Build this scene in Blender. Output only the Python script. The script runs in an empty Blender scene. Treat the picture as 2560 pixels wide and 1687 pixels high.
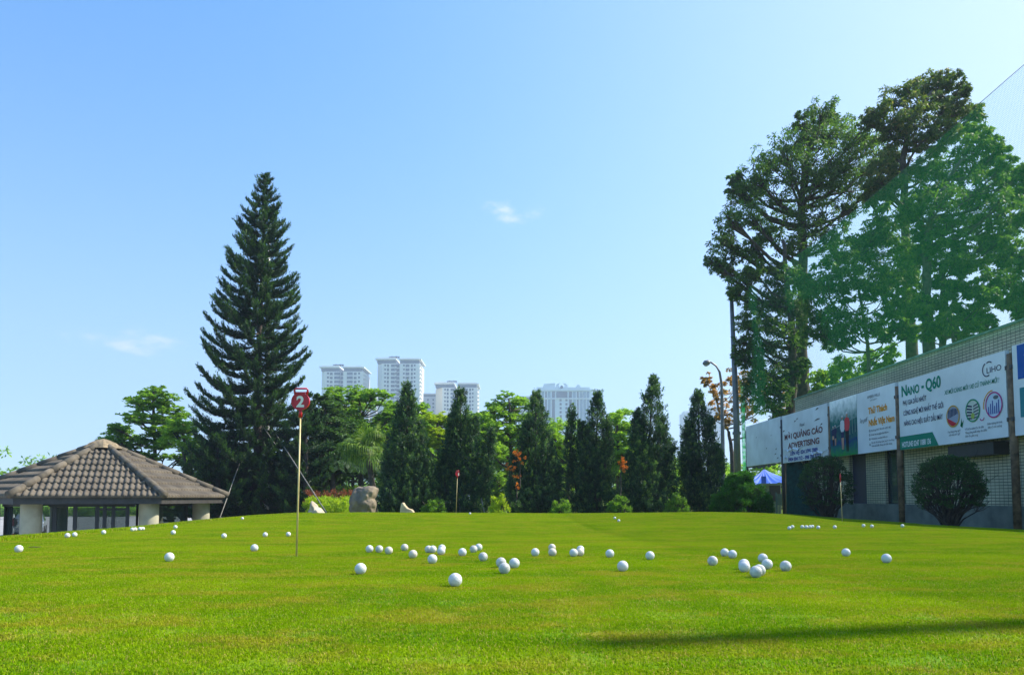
import bpy, bmesh, math, random
import numpy as np
from mathutils import Vector, Matrix, Euler
R = math.radians
sc = bpy.context.scene
C = sc.collection

# ------------------------------------------------------------------ camera, sky, sun, exposure
F, PX0, PY0, PITCH = 1850.0, 1280.0, 1131.0, R(3.5)
CH = 0.234
cam = bpy.data.cameras.new('camera'); camo = bpy.data.objects.new('camera', cam); C.objects.link(camo)
camo.location = (0, 0, CH); camo.rotation_euler = (R(90) + PITCH, 0, 0)
cam.sensor_width = 36; cam.lens = F / 2560 * 36; cam.shift_y = (PY0 - 843.5) / 2560
cam.clip_start = 0.05; cam.clip_end = 20000
sc.camera = camo
SUN_AZ, SUN_EL = 76, 44
sc.view_settings.view_transform = 'Standard'; sc.view_settings.look = 'None'
sc.view_settings.exposure = 1.12; sc.view_settings.gamma = 1
sc.cycles.volume_bounces = 0
sc.cycles.transparent_max_bounces = 24
sc.cycles.max_bounces = 8
w = bpy.data.worlds.new("World"); sc.world = w; w.use_nodes = True
nt = w.node_tree; nt.nodes.clear()
out = nt.nodes.new('ShaderNodeOutputWorld'); bg = nt.nodes.new('ShaderNodeBackground')
sky = nt.nodes.new('ShaderNodeTexSky'); sky.sky_type = 'NISHITA'; sky.sun_disc = False
sky.sun_elevation = R(SUN_EL); sky.sun_rotation = R(SUN_AZ)
sky.air_density = 1.0; sky.dust_density = 1.0; sky.ozone_density = 1.6; sky.altitude = 0
bg.inputs[1].default_value = 0.15
tc = nt.nodes.new('ShaderNodeTexCoord')
def cloud_mask(prev, px, py, rx, ry, seed, amt):
    """thin cloud puff in the sky towards one direction"""
    dx, dy = (px - PX0) / F, -(py - PY0) / F
    d = Vector((dx, math.cos(PITCH) - dy * math.sin(PITCH), math.sin(PITCH) + dy * math.cos(PITCH))).normalized()
    side = Vector((d.y, -d.x, 0)).normalized(); up = side.cross(d)
    N = nt.nodes.new
    def dot(v, k):
        n = N('ShaderNodeVectorMath'); n.operation = 'DOT_PRODUCT'; nt.links.new(tc.outputs['Generated'], n.inputs[0])
        n.inputs[1].default_value = v / k; return n.outputs['Value']
    def m(op, a, b=None):
        n = N('ShaderNodeMath'); n.operation = op
        for i, x in enumerate((a, b)):
            if x is None: continue
            if isinstance(x, (int, float)): n.inputs[i].default_value = x
            else: nt.links.new(x, n.inputs[i])
        return n.outputs[0]
    a, b = dot(side, rx), dot(up, ry)
    b0 = m('SUBTRACT', b, 0.0); rr = m('SQRT', m('ADD', m('MULTIPLY', a, a), m('MULTIPLY', b0, b0)))
    no = N('ShaderNodeTexNoise'); no.inputs['Scale'].default_value = 17; no.inputs['Detail'].default_value = 9
    no.inputs['Roughness'].default_value = 0.6
    mp = N('ShaderNodeMapping'); mp.inputs['Location'].default_value = (seed, seed, 0); mp.inputs['Scale'].default_value = (1, 1, 2.2)
    nt.links.new(tc.outputs['Generated'], mp.inputs[0]); nt.links.new(mp.outputs[0], no.inputs[0])
    v = m('SUBTRACT', m('ADD', m('MULTIPLY', no.outputs['Fac'], 3.2), -1.05), rr)
    front = m('GREATER_THAN', dot(d, 1.0), 0.5)
    n = N('ShaderNodeMapRange'); nt.links.new(v, n.inputs[0]); n.interpolation_type = 'SMOOTHSTEP'
    n.inputs[1].default_value = -0.35; n.inputs[2].default_value = 0.75; n.inputs[3].default_value = 0; n.inputs[4].default_value = amt
    fac = m('MULTIPLY', n.outputs[0], front)
    mx = N('ShaderNodeMix'); mx.data_type = 'RGBA'; nt.links.new(fac, mx.inputs[0]); nt.links.new(prev, mx.inputs[6])
    mx.inputs[7].default_value = (3.6, 3.5, 3.5, 1)
    return mx.outputs[2]
mv = nt.nodes.new('ShaderNodeMapping'); mv.inputs['Location'].default_value = (0, 0, .13); nt.links.new(tc.outputs['Generated'], mv.inputs[0]); nt.links.new(mv.outputs[0], sky.inputs[0])
hs = nt.nodes.new('ShaderNodeHueSaturation'); nt.links.new(sky.outputs[0], hs.inputs['Color'])
hs.inputs['Saturation'].default_value = 1.36
# pale haze low in the sky, whiter towards the sun
def wm(op, a, b=None, clamp=False):
    n = nt.nodes.new('ShaderNodeMath'); n.operation = op; n.use_clamp = clamp
    for i, x in enumerate((a, b)):
        if x is None: continue
        if isinstance(x, (int, float)): n.inputs[i].default_value = x
        else: nt.links.new(x, n.inputs[i])
    return n.outputs[0]
sx = nt.nodes.new('ShaderNodeSeparateXYZ'); nt.links.new(tc.outputs['Generated'], sx.inputs[0])
low = wm('POWER', wm('SUBTRACT', 1.0, wm('ABSOLUTE', sx.outputs[2]), True), 3.0)
dn = nt.nodes.new('ShaderNodeVectorMath'); dn.operation = 'DOT_PRODUCT'; nt.links.new(tc.outputs['Generated'], dn.inputs[0]); dn.inputs[1].default_value = (math.cos(R(34)) * math.sin(R(70)), math.cos(R(34)) * math.cos(R(70)), math.sin(R(34)))
glow = wm('POWER', wm('MAXIMUM', dn.outputs['Value'], 0.0), 3.2)
fz = wm('ADD', wm('MULTIPLY', low, .70), wm('MULTIPLY', glow, .75), True)
tint = nt.nodes.new('ShaderNodeMix'); tint.data_type = 'RGBA'; tint.blend_type = 'MULTIPLY'; tint.inputs[0].default_value = 1; nt.links.new(hs.outputs[0], tint.inputs[6]); tint.inputs[7].default_value = (.93, 1.09, 1.10, 1)
hzm = nt.nodes.new('ShaderNodeMix'); hzm.data_type = 'RGBA'; nt.links.new(fz, hzm.inputs[0]); nt.links.new(tint.outputs[2], hzm.inputs[6]); hzm.inputs[7].default_value = (2.50, 2.78, 3.02, 1)
c_ = cloud_mask(hzm.outputs[2], 1258, 527, 0.05, 0.016, 3.1, 0.8)
c_ = cloud_mask(c_, 330, 852, 0.075, 0.022, 7.7, 0.6)
nt.links.new(c_, bg.inputs[0]); nt.links.new(bg.outputs[0], out.inputs[0])
sun = bpy.data.lights.new('sun', 'SUN'); suno = bpy.data.objects.new('sun', sun); C.objects.link(suno)
sun.energy = 4.4; sun.angle = R(0.5); sun.color = (1, 0.93, 0.82)
SV = Vector((math.cos(R(SUN_EL)) * math.sin(R(SUN_AZ)), math.cos(R(SUN_EL)) * math.cos(R(SUN_AZ)), math.sin(R(SUN_EL))))
suno.rotation_euler = SV.to_track_quat('Z', 'Y').to_euler(); suno.location = SV * 50

# ------------------------------------------------------------------ helpers
rng = np.random.default_rng(7); random.seed(7)
def at(px, py, Y):
    dx, dy = (px - PX0) / F, -(py - PY0) / F
    vy = math.cos(PITCH) - dy * math.sin(PITCH); vz = math.sin(PITCH) + dy * math.cos(PITCH)
    k = Y / vy
    return Vector((dx * k, Y, CH + vz * k))
def ss(x): x = np.clip(x, 0, 1); return x * x * (3 - 2 * x)

def new_mat(name):
    m = bpy.data.materials.new(name); m.use_nodes = True
    return m, m.node_tree, m.node_tree.nodes['Principled BSDF']
def mat(name, col, rough=0.6, metal=0, noise=0.12, scale=8, bump=0.0, spec=0.5, col2=None, bscale=None):
    m, n, p = new_mat(name)
    p.inputs['Roughness'].default_value = rough; p.inputs['Metallic'].default_value = metal
    p.inputs['Specular IOR Level'].default_value = spec
    t = n.nodes.new('ShaderNodeTexCoord'); no = n.nodes.new('ShaderNodeTexNoise'); no.inputs['Scale'].default_value = scale
    no.inputs['Detail'].default_value = 8; n.links.new(t.outputs['Object'], no.inputs[0])
    r = n.nodes.new('ShaderNodeValToRGB'); n.links.new(no.outputs['Fac'], r.inputs[0])
    c2 = col2 or tuple(c * (1 - noise * 2) for c in col)
    r.color_ramp.elements[0].color = (*c2, 1); r.color_ramp.elements[0].position = 0.3
    r.color_ramp.elements[1].color = (*[min(1, c * (1 + noise * .5)) for c in col], 1); r.color_ramp.elements[1].position = 0.65
    n.links.new(r.outputs[0], p.inputs['Base Color'])
    if bump:
        b = n.nodes.new('ShaderNodeBump'); b.inputs['Strength'].default_value = bump
        no2 = n.nodes.new('ShaderNodeTexNoise'); no2.inputs['Scale'].default_value = bscale or scale * 4; no2.inputs['Detail'].default_value = 6
        n.links.new(t.outputs['Object'], no2.inputs[0]); n.links.new(no2.outputs['Fac'], b.inputs['Height']); n.links.new(b.outputs[0], p.inputs['Normal'])
    return m
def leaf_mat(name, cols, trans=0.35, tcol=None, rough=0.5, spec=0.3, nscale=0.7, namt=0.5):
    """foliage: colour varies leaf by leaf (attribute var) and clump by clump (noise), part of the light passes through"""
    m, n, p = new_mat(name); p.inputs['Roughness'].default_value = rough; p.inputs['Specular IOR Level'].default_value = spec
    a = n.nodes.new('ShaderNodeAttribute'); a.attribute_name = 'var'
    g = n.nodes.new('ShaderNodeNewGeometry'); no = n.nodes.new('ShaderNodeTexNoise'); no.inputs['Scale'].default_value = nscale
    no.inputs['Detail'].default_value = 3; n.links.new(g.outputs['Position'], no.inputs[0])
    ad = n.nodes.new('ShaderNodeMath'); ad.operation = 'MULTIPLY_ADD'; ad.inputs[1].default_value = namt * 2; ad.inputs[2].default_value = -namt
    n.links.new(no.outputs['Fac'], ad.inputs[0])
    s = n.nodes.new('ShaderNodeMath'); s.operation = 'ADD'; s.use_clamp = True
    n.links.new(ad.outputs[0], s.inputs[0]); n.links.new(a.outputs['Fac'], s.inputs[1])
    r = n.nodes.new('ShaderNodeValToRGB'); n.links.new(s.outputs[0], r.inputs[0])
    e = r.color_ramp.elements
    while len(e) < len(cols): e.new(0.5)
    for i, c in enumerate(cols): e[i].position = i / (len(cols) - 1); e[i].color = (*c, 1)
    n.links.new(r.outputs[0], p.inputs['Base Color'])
    tr = n.nodes.new('ShaderNodeBsdfTranslucent'); mx = n.nodes.new('ShaderNodeMixShader'); mx.inputs[0].default_value = trans
    hsv = n.nodes.new('ShaderNodeMix'); hsv.data_type = 'RGBA'; hsv.blend_type = 'MULTIPLY'; hsv.inputs[0].default_value = 1
    n.links.new(r.outputs[0], hsv.inputs[6]); hsv.inputs[7].default_value = (*(tcol or (1.5, 1.6, 0.6)), 1)
    n.links.new(hsv.outputs[2], tr.inputs[0]); n.links.new(p.outputs[0], mx.inputs[1]); n.links.new(tr.outputs[0], mx.inputs[2])
    n.links.new(mx.outputs[0], n.nodes['Material Output'].inputs[0])
    return m

def link(o, parent=None):
    C.objects.link(o)
    if parent is not None: o.parent = parent
    return o
def np_mesh(name, V, Fc, m, parent=None, var=None, smooth=False):
    """V (n,3), Fc (k,3|4) -> one mesh object; vertices are in world space and are moved to the parent's frame"""
    V = np.asarray(V, dtype=np.float32); Fc = np.asarray(Fc, dtype=np.int32)
    if parent is not None: V = V - np.array(world_loc(parent), dtype=np.float32)
    me = bpy.data.meshes.new(name); me.vertices.add(len(V)); me.vertices.foreach_set('co', V.ravel())
    k = Fc.shape[1]; me.loops.add(Fc.size); me.loops.foreach_set('vertex_index', Fc.ravel())
    me.polygons.add(len(Fc)); me.polygons.foreach_set('loop_start', np.arange(0, Fc.size, k, dtype=np.int32))
    me.update(calc_edges=True)
    if smooth: me.polygons.foreach_set('use_smooth', np.ones(len(Fc), dtype=bool))
    if var is not None:
        at_ = me.attributes.new('var', 'FLOAT', 'FACE'); at_.data.foreach_set('value', np.asarray(var, dtype=np.float32))
    me.materials.append(m)
    return link(bpy.data.objects.new(name, me), parent)
def world_loc(o):
    v = Vector(o.location)
    while o.parent: o = o.parent; v += Vector(o.location)
    return v
def thing(name, label, cat, loc, group=None):
    o = bpy.data.objects.new(name, None); C.objects.link(o); o.location = loc; o.empty_display_size = .1
    o['label'] = label; o['category'] = cat
    if group: o['group'] = group
    return o
def tag(o, label, cat, group=None):
    o['label'] = label; o['category'] = cat
    if group: o['group'] = group
    return o

class MB:
    """collects simple solids and links them as one mesh"""
    def __init__(s): s.v = []; s.f = []
    def add(s, V, Fs):
        n = len(s.v); s.v += [tuple(v) for v in V]; s.f += [tuple(i + n for i in f) for f in Fs]; return s
    def box(s, x0, x1, y0, y1, z0, z1):
        V = [(x, y, z) for x in (x0, x1) for y in (y0, y1) for z in (z0, z1)]
        return s.add(V, [(0, 1, 3, 2), (4, 6, 7, 5), (0, 4, 5, 1), (2, 3, 7, 6), (0, 2, 6, 4), (1, 5, 7, 3)])
    def tube(s, pts, rad, n=10, cap=True):
        pts = [Vector(p) for p in pts]; L = len(pts)
        rad = [rad] * L if isinstance(rad, (int, float)) else rad
        V = []; 
        for i, p in enumerate(pts):
            t = (pts[min(i + 1, L - 1)] - pts[max(i - 1, 0)]).normalized()
            a = t.cross(Vector((0, 0, 1)) if abs(t.z) < .9 else Vector((0, 1, 0))).normalized(); b = t.cross(a)
            V += [p + (a * math.cos(2 * math.pi * j / n) + b * math.sin(2 * math.pi * j / n)) * rad[i] for j in range(n)]
        Fs = [(i * n + j, i * n + (j + 1) % n, (i + 1) * n + (j + 1) % n, (i + 1) * n + j) for i in range(L - 1) for j in range(n)]
        if cap: Fs += [tuple(range(n))[::-1], tuple((L - 1) * n + j for j in range(n))]
        return s.add(V, Fs)
    def prism(s, pts, fn, t0, t1):
        """outline pts (a,b) -> fn(a,b,t) solid between t0 and t1"""
        n = len(pts); V = [fn(a, b, t0) for a, b in pts] + [fn(a, b, t1) for a, b in pts]
        return s.add(V, [tuple(range(n))[::-1], tuple(range(n, 2 * n))] + [(i, (i + 1) % n, n + (i + 1) % n, n + i) for i in range(n)])
    def build(s, name, m, parent=None, smooth=False, bevel=0):
        off = world_loc(parent) if parent is not None else Vector()
        me = bpy.data.meshes.new(name); me.from_pydata([Vector(v) - off for v in s.v], [], s.f); me.update()
        bm = bmesh.new(); bm.from_mesh(me); bmesh.ops.recalc_face_normals(bm, faces=bm.faces[:]); bm.to_mesh(me); bm.free()
        if smooth:
            for p in me.polygons: p.use_smooth = True
        me.materials.append(m); o = link(bpy.data.objects.new(name, me), parent)
        if bevel:
            b = o.modifiers.new('b', 'BEVEL'); b.width = bevel; b.segments = 2; b.limit_method = 'ANGLE'
        return o

# ------------------------------------------------------------------ terrain
CREST = [(-200, 1362, 5.0), (0, 1350, 5.8), (129, 1340, 6.7), (355, 1321, 9.4), (560, 1299, 12), (640, 1291, 13.2), (753, 1283.5, 14.5),
         (900, 1280.5, 15.8), (1140, 1281.5, 16.5), (1400, 1283, 16.5), (1600, 1281.5, 16.5), (1760, 1279.5, 16.3), (1870, 1281, 16),
         (1960, 1284.5, 15.6), (2110, 1297, 14.4), (2300, 1311, 11), (2560, 1325, 8.8), (2760, 1338, 7.5)]
cp = [at(*c) for c in CREST]
CU = np.array([p.x / p.y for p in cp]); CZ = np.array([p.y for p in cp]); CO = np.array([p.z + 0.0173 * p.y for p in cp])
POLY = np.array([(p.x, p.y) for p in cp] + [(6.2, 4), (6.4, -4), (-4.6, -4), (-4.3, 3)])
def terrain(X, Y):
    X = np.asarray(X, float); Y = np.asarray(Y, float)
    shp = np.broadcast(X, Y).shape; X = np.broadcast_to(X, shp).ravel(); Y = np.broadcast_to(Y, shp).ravel()
    u = X / np.maximum(Y, 0.3)
    zc = np.interp(u, CU, CZ); off = np.interp(u, CU, CO)
    zi = -0.0173 * np.minimum(Y, zc) + off * ss((Y / zc - 0.42) / 0.58) * (Y > 0.3)
    d2 = np.full(len(X), 1e18); cross = np.zeros(len(X), int); zb = np.zeros(len(X))
    n = len(POLY); PZ = np.concatenate([[p.z for p in cp], [-0.07, 0.0, 0.0, -0.05]])
    for i in range(n):
        (x0, y0), (x1, y1) = POLY[i], POLY[(i + 1) % n]
        ex, ey = x1 - x0, y1 - y0
        t = np.clip(((X - x0) * ex + (Y - y0) * ey) / (ex * ex + ey * ey), 0, 1)
        d = (X - x0 - t * ex) ** 2 + (Y - y0 - t * ey) ** 2
        k = d < d2; d2[k] = d[k]; zb[k] = (PZ[i] + t * (PZ[(i + 1) % n] - PZ[i]))[k]
        if y0 != y1:
            c = ((y0 > Y) != (y1 > Y)) & (X < ex * (Y - y0) / ey + x0); cross += c
    inside = cross % 2 == 1; d = np.sqrt(d2)
    G = -2.3 + 1.75 * ss((X + 7.5) / 2.8)
    G = G - 0.65 * ss((Y - 30) / 25) * ss((X + 7.5) / 2.8)
    L = np.where(X < -2.5, 3.8, 3.2)
    zo = zb + (G - zb) * ss(d / L + 0.02) - 0.0
    return np.where(inside, zi, zo).reshape(shp)
def tz(x, y): return float(terrain(x, y))
def hit(px, py, h=0.0, Ymax=17):
    """point of the green seen at a picture position, h above the turf"""
    Ys = np.arange(1.0, Ymax, 0.01)
    dx, dy = (px - PX0) / F, -(py - PY0) / F
    vy = math.cos(PITCH) - dy * math.sin(PITCH); vz = math.sin(PITCH) + dy * math.cos(PITCH)
    xs = dx / vy * Ys; zs = CH + vz / vy * Ys
    g = zs - terrain(xs, Ys) - h
    k = np.where(g <= 0)[0]; i = k[0] if len(k) else int(np.argmin(g))
    return Vector((xs[i], Ys[i], float(terrain(xs[i], Ys[i])) + h))

def axis(lo, hi, fine, f0, f1, g=1.13):
    a = list(np.arange(f0, f1 + 1e-6, fine)); s = fine
    while a[-1] < hi: s *= g; a.append(a[-1] + s)
    s = fine; b = []
    x = f0
    while x > lo: s *= g; x -= s; b.append(x)
    return np.array(b[::-1] + a)
gx = axis(-4000, 4000, 0.14, -9, 10); gy = axis(-300, 6000, 0.14, 0.5, 20)
X, Y = np.meshgrid(gx, gy); Zt = terrain(X, Y)
nx, ny = len(gx), len(gy)
idx = np.arange(nx * ny).reshape(ny, nx)
Fg = np.stack([idx[:-1, :-1], idx[:-1, 1:], idx[1:, 1:], idx[1:, :-1]], -1).reshape(-1, 4)

def grass_nodes(n, p, blade):
    """turf colour laid out in the world: lush green, yellowed patches, mowing streaks"""
    g = n.nodes.new('ShaderNodeNewGeometry')
    def noise(scale, det, sc3=(1, 1, 1), rough=.55):
        mp = n.nodes.new('ShaderNodeMapping'); mp.inputs['Scale'].default_value = sc3; n.links.new(g.outputs['Position'], mp.inputs[0])
        no = n.nodes.new('ShaderNodeTexNoise'); no.inputs['Scale'].default_value = scale; no.inputs['Detail'].default_value = det
        no.inputs['Roughness'].default_value = rough
        n.links.new(mp.outputs[0], no.inputs[0]); return no.outputs['Fac']
    def mr(x, a, b, c=0, d=1):
        r = n.nodes.new('ShaderNodeMapRange'); n.links.new(x, r.inputs[0]); r.interpolation_type = 'SMOOTHSTEP'
        for i, v in enumerate((a, b, c, d)): r.inputs[i + 1].default_value = v
        return r.outputs[0]
    def mix(f, a, b):
        r = n.nodes.new('ShaderNodeMix'); r.data_type = 'RGBA'
        if isinstance(f, float): r.inputs[0].default_value = f
        else: n.links.new(f, r.inputs[0])
        for i, v in ((6, a), (7, b)):
            if isinstance(v, tuple): r.inputs[i].default_value = (*v, 1)
            else: n.links.new(v, r.inputs[i])
        return r.outputs[2]
    base = mix(mr(noise(1.6, 6, rough=.7), .40, .60), GR_A, GR_B)
    patch = mr(noise(2.6, 8, (1, 1.6, 1), rough=.72), .465, .60, 0, .85)
    base = mix(patch, base, GR_Y)
    streak = mr(noise(1.0, 5, (.3, 1.5, 1)), .5, .64, 0, .65)
    base = mix(streak, base, GR_L)
    brown = mr(noise(11, 6, rough=.8), .56, .68, 0, .7)
    base = mix(brown, base, GR_BR)
    if blade:
        a = n.nodes.new('ShaderNodeAttribute'); a.attribute_name = 'var'
        base = mix(mr(a.outputs['Fac'], 0, 1, 0, .75), base, (.36, .50, .012))
        v7 = n.nodes.new('ShaderNodeMath'); v7.operation = 'MULTIPLY'; v7.inputs[1].default_value = 7.3; n.links.new(a.outputs['Fac'], v7.inputs[0])
        vf = n.nodes.new('ShaderNodeMath'); vf.operation = 'FRACT'; n.links.new(v7.outputs[0], vf.inputs[0])
        base = mix(mr(vf.outputs[0], 0, 1, .30, 0), base, (.02, .06, .001))
        dry = n.nodes.new('ShaderNodeMath'); dry.operation = 'GREATER_THAN'; dry.inputs[1].default_value = 0.93
        n.links.new(a.outputs['Fac'], dry.inputs[0])
        base = mix(dry.outputs[0], base, (.46, .38, .09))
    if not blade: base = mix(.42, base, (.03, .045, .01))  # thatch tone, also darkened in place of the self-shadow between blades
    n.links.new(base, p.inputs['Base Color'])
    return base
GR_A = (.105, .275, .002); GR_B = (.225, .375, .002); GR_Y = (.385, .325, .030); GR_L = (.310, .440, .003); GR_BR = (.33, .24, .06)
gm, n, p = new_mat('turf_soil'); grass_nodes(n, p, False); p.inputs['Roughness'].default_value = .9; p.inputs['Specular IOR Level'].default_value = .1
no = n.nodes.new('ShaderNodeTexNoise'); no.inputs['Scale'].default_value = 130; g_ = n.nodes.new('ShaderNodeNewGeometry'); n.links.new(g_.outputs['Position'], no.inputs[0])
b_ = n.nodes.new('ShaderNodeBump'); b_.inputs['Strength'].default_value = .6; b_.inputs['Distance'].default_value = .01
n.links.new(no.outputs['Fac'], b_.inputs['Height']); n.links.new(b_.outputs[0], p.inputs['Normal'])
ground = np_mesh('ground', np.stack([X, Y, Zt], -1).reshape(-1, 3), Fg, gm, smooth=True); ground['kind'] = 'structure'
bm_, n, p = new_mat('grass_blade'); base = grass_nodes(n, p, True); p.inputs['Roughness'].default_value = .8; p.inputs['Specular IOR Level'].default_value = 0
tr = n.nodes.new('ShaderNodeBsdfTranslucent'); n.links.new(base, tr.inputs[0]); mx = n.nodes.new('ShaderNodeMixShader'); mx.inputs[0].default_value = .4
n.links.new(p.outputs[0], mx.inputs[1]); n.links.new(tr.outputs[0], mx.inputs[2]); n.links.new(mx.outputs[0], n.nodes['Material Output'].inputs[0])

def blades(P, h, wd, bend=0.5):
    """P (n,3) roots -> bent two-piece blades"""
    n = len(P); a = rng.uniform(0, 2 * np.pi, n); d = np.stack([np.cos(a), np.sin(a), 0 * a], -1)
    s = np.stack([-np.sin(a), np.cos(a), 0 * a], -1) * (wd[:, None] / 2)
    lean = (rng.random(n) ** 1.2 * bend)[:, None]
    up = np.array([0, 0, 1.0])
    p1 = P + (up * .6 + d * lean * .35) * h[:, None]; p2 = P + (up * (1 - lean * .35) + d * lean * 1.0) * h[:, None]
    V = np.stack([P - s, P + s, p1 + s * .75, p1 - s * .75, p2 + s * .1, p2 - s * .1], 1).reshape(-1, 3)
    k = np.arange(n)[:, None] * 6
    Fc = np.concatenate([k + [0, 1, 2, 3], k + [3, 2, 4, 5]], 0)
    var = rng.random(n); return V, Fc, np.concatenate([var, var])
T = 0.25
def tile(nb, h0, h1, w0, w1):
    P = np.zeros((nb, 3)); rd = T * .86 * np.sqrt(rng.random(nb)); an = rng.uniform(0, 2 * np.pi, nb); P[:, 0] = rd * np.cos(an); P[:, 1] = rd * np.sin(an); P[:, 2] = -.001
    V, Fc, var = blades(P, rng.uniform(h0, h1, nb), rng.uniform(w0, w1, nb), 1.6)
    o = np_mesh('grass_tile', V, Fc, bm_, var=var); C.objects.unlink(o); return o
tiles = [tile(8500, .003, .0085, .0010, .0021), tile(8500, .003, .008, .0010, .0021), tile(7200, .0035, .0075, .0014, .0026), tile(3600, .0035, .007, .002, .004)]
pts, rot, var_i = [], [], []
for iy in range(int(17.5 / T)):
    yy = (iy + .5) * T + .55
    for ix in range(int(-8 / T), int(9 / T)):
        xx = (ix + .5) * T
        if abs(xx) > yy * .80 + 1.6 or xx > 6.6 or xx < -4.9: continue
        zc = float(np.interp(xx / yy, CU, CZ))
        if yy > zc + (.7 if xx < 3.5 else 1.0): continue
        pts.append((xx + random.uniform(-.035, .035), yy + random.uniform(-.035, .035))); var_i.append(0 if yy < 3.2 else 2 if yy < 7 else 3)
pts = np.array(pts); pz = terrain(pts[:, 0], pts[:, 1]); e = .1
gx_ = (terrain(pts[:, 0] + e, pts[:, 1]) - terrain(pts[:, 0] - e, pts[:, 1])) / (2 * e)
gy_ = (terrain(pts[:, 0], pts[:, 1] + e) - terrain(pts[:, 0], pts[:, 1] - e)) / (2 * e)
for i in range(len(pts)):
    N = Vector((-gx_[i], -gy_[i], 1)).normalized()
    q = N.to_track_quat('Z', 'Y').to_matrix() @ Matrix.Rotation(random.uniform(0, 6.28), 3, 'Z')
    rot.append(q.to_euler())
    if var_i[i] == 0: var_i[i] = random.randrange(2)
me = bpy.data.meshes.new('grass'); me.from_pydata([(a, b, c) for (a, b), c in zip(pts, pz)], [], [])
a1 = me.attributes.new('rot', 'FLOAT_VECTOR', 'POINT'); a1.data.foreach_set('vector', np.array([tuple(r) for r in rot]).ravel())
a2 = me.attributes.new('pick', 'INT', 'POINT'); a2.data.foreach_set('value', np.array(var_i, dtype=np.int32))
grass = link(bpy.data.objects.new('grass', me)); grass['kind'] = 'stuff'; me.materials.append(bm_)
ng = bpy.data.node_groups.new('scatter', 'GeometryNodeTree')
ng.interface.new_socket('Geometry', in_out='INPUT', socket_type='NodeSocketGeometry'); ng.interface.new_socket('Geometry', in_out='OUTPUT', socket_type='NodeSocketGeometry')
gi = ng.nodes.new('NodeGroupInput'); go = ng.nodes.new('NodeGroupOutput'); jn = ng.nodes.new('GeometryNodeJoinGeometry')
for t in reversed(tiles):
    oi = ng.nodes.new('GeometryNodeObjectInfo'); oi.inputs['Object'].default_value = t; oi.inputs['As Instance'].default_value = True
    ng.links.new(oi.outputs['Geometry'], jn.inputs[0])
ip = ng.nodes.new('GeometryNodeInstanceOnPoints'); ip.inputs['Pick Instance'].default_value = True
ng.links.new(gi.outputs[0], ip.inputs['Points']); ng.links.new(jn.outputs[0], ip.inputs['Instance'])
na = ng.nodes.new('GeometryNodeInputNamedAttribute'); na.data_type = 'FLOAT_VECTOR'; na.inputs[0].default_value = 'rot'
nb = ng.nodes.new('GeometryNodeInputNamedAttribute'); nb.data_type = 'INT'; nb.inputs[0].default_value = 'pick'
ng.links.new(na.outputs['Attribute'], ip.inputs['Rotation']); ng.links.new(nb.outputs['Attribute'], ip.inputs['Instance Index'])
ng.links.new(ip.outputs[0], go.inputs[0])
md = grass.modifiers.new('scatter', 'NODES'); md.node_group = ng

# taller collar grass along the left and far rim of the green
us = rng.uniform(CU[0], CU[-3], 150000); r_ = np.interp(us, CU, CZ) + rng.normal(.28, .22, len(us))
k = (us < -.27) | (rng.random(len(us)) < .35)
us, r_ = us[k], r_[k]; P = np.stack([us * r_, r_, terrain(us * r_, r_)], -1)
hh = np.where(us < -.27, rng.uniform(.012, .036, len(us)), rng.uniform(.006, .014, len(us)))
V, Fc, var = blades(P, hh, rng.uniform(.003, .006, len(us)), .9)
o = np_mesh('tall_grass', V, Fc, bm_, var=var); o['kind'] = 'stuff'

M_pave = mat('asphalt', (.32, .31, .30), .9, noise=.12, scale=.6, bump=.2, bscale=40)
xs = np.linspace(-70, -7.9, 40); ys = np.linspace(9, 105, 40); XX, YY = np.meshgrid(xs, ys)
i2 = np.arange(1600).reshape(40, 40); F2 = np.stack([i2[:-1, :-1], i2[:-1, 1:], i2[1:, 1:], i2[1:, :-1]], -1).reshape(-1, 4)
o = np_mesh('pavement', np.stack([XX, YY, 0 * XX - 2.29], -1).reshape(-1, 3), F2, M_pave); o['kind'] = 'structure'

# ------------------------------------------------------------------ golf balls
M_white = mat('ball_white', (.66, .67, .64), .32, noise=.02, scale=30, spec=.4)
M_cream = mat('ball_cream', (.66, .60, .49), .42, noise=.04, scale=30, spec=.4)
M_grey = mat('ball_scuffed', (.62, .62, .57), .45, noise=.18, scale=60, spec=.35)
def ball_mesh(m, sub):
    b = bmesh.new(); bmesh.ops.create_icosphere(b, subdivisions=sub, radius=1)
    if sub >= 5:
        N = 340; i = np.arange(N) + .5; ph = np.arccos(1 - 2 * i / N); th = np.pi * (1 + 5 ** .5) * i
        D = np.stack([np.cos(th) * np.sin(ph), np.sin(th) * np.sin(ph), np.cos(ph)], 1)
        for v in b.verts:
            c = float((D @ np.array(v.co)).max()); a = math.acos(min(1, c))
            v.co *= 1 - .06 * max(0, 1 - (a / .092) ** 2)
    for v in b.verts: v.co *= .02134
    me = bpy.data.meshes.new('golf_ball'); b.to_mesh(me); b.free()
    for p_ in me.polygons: p_.use_smooth = True
    me.materials.append(m); return me
BM = {(k, s): ball_mesh(m, s) for k, m in (('w', M_white), ('c', M_cream), ('g', M_grey)) for s in (6, 4)}
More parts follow.
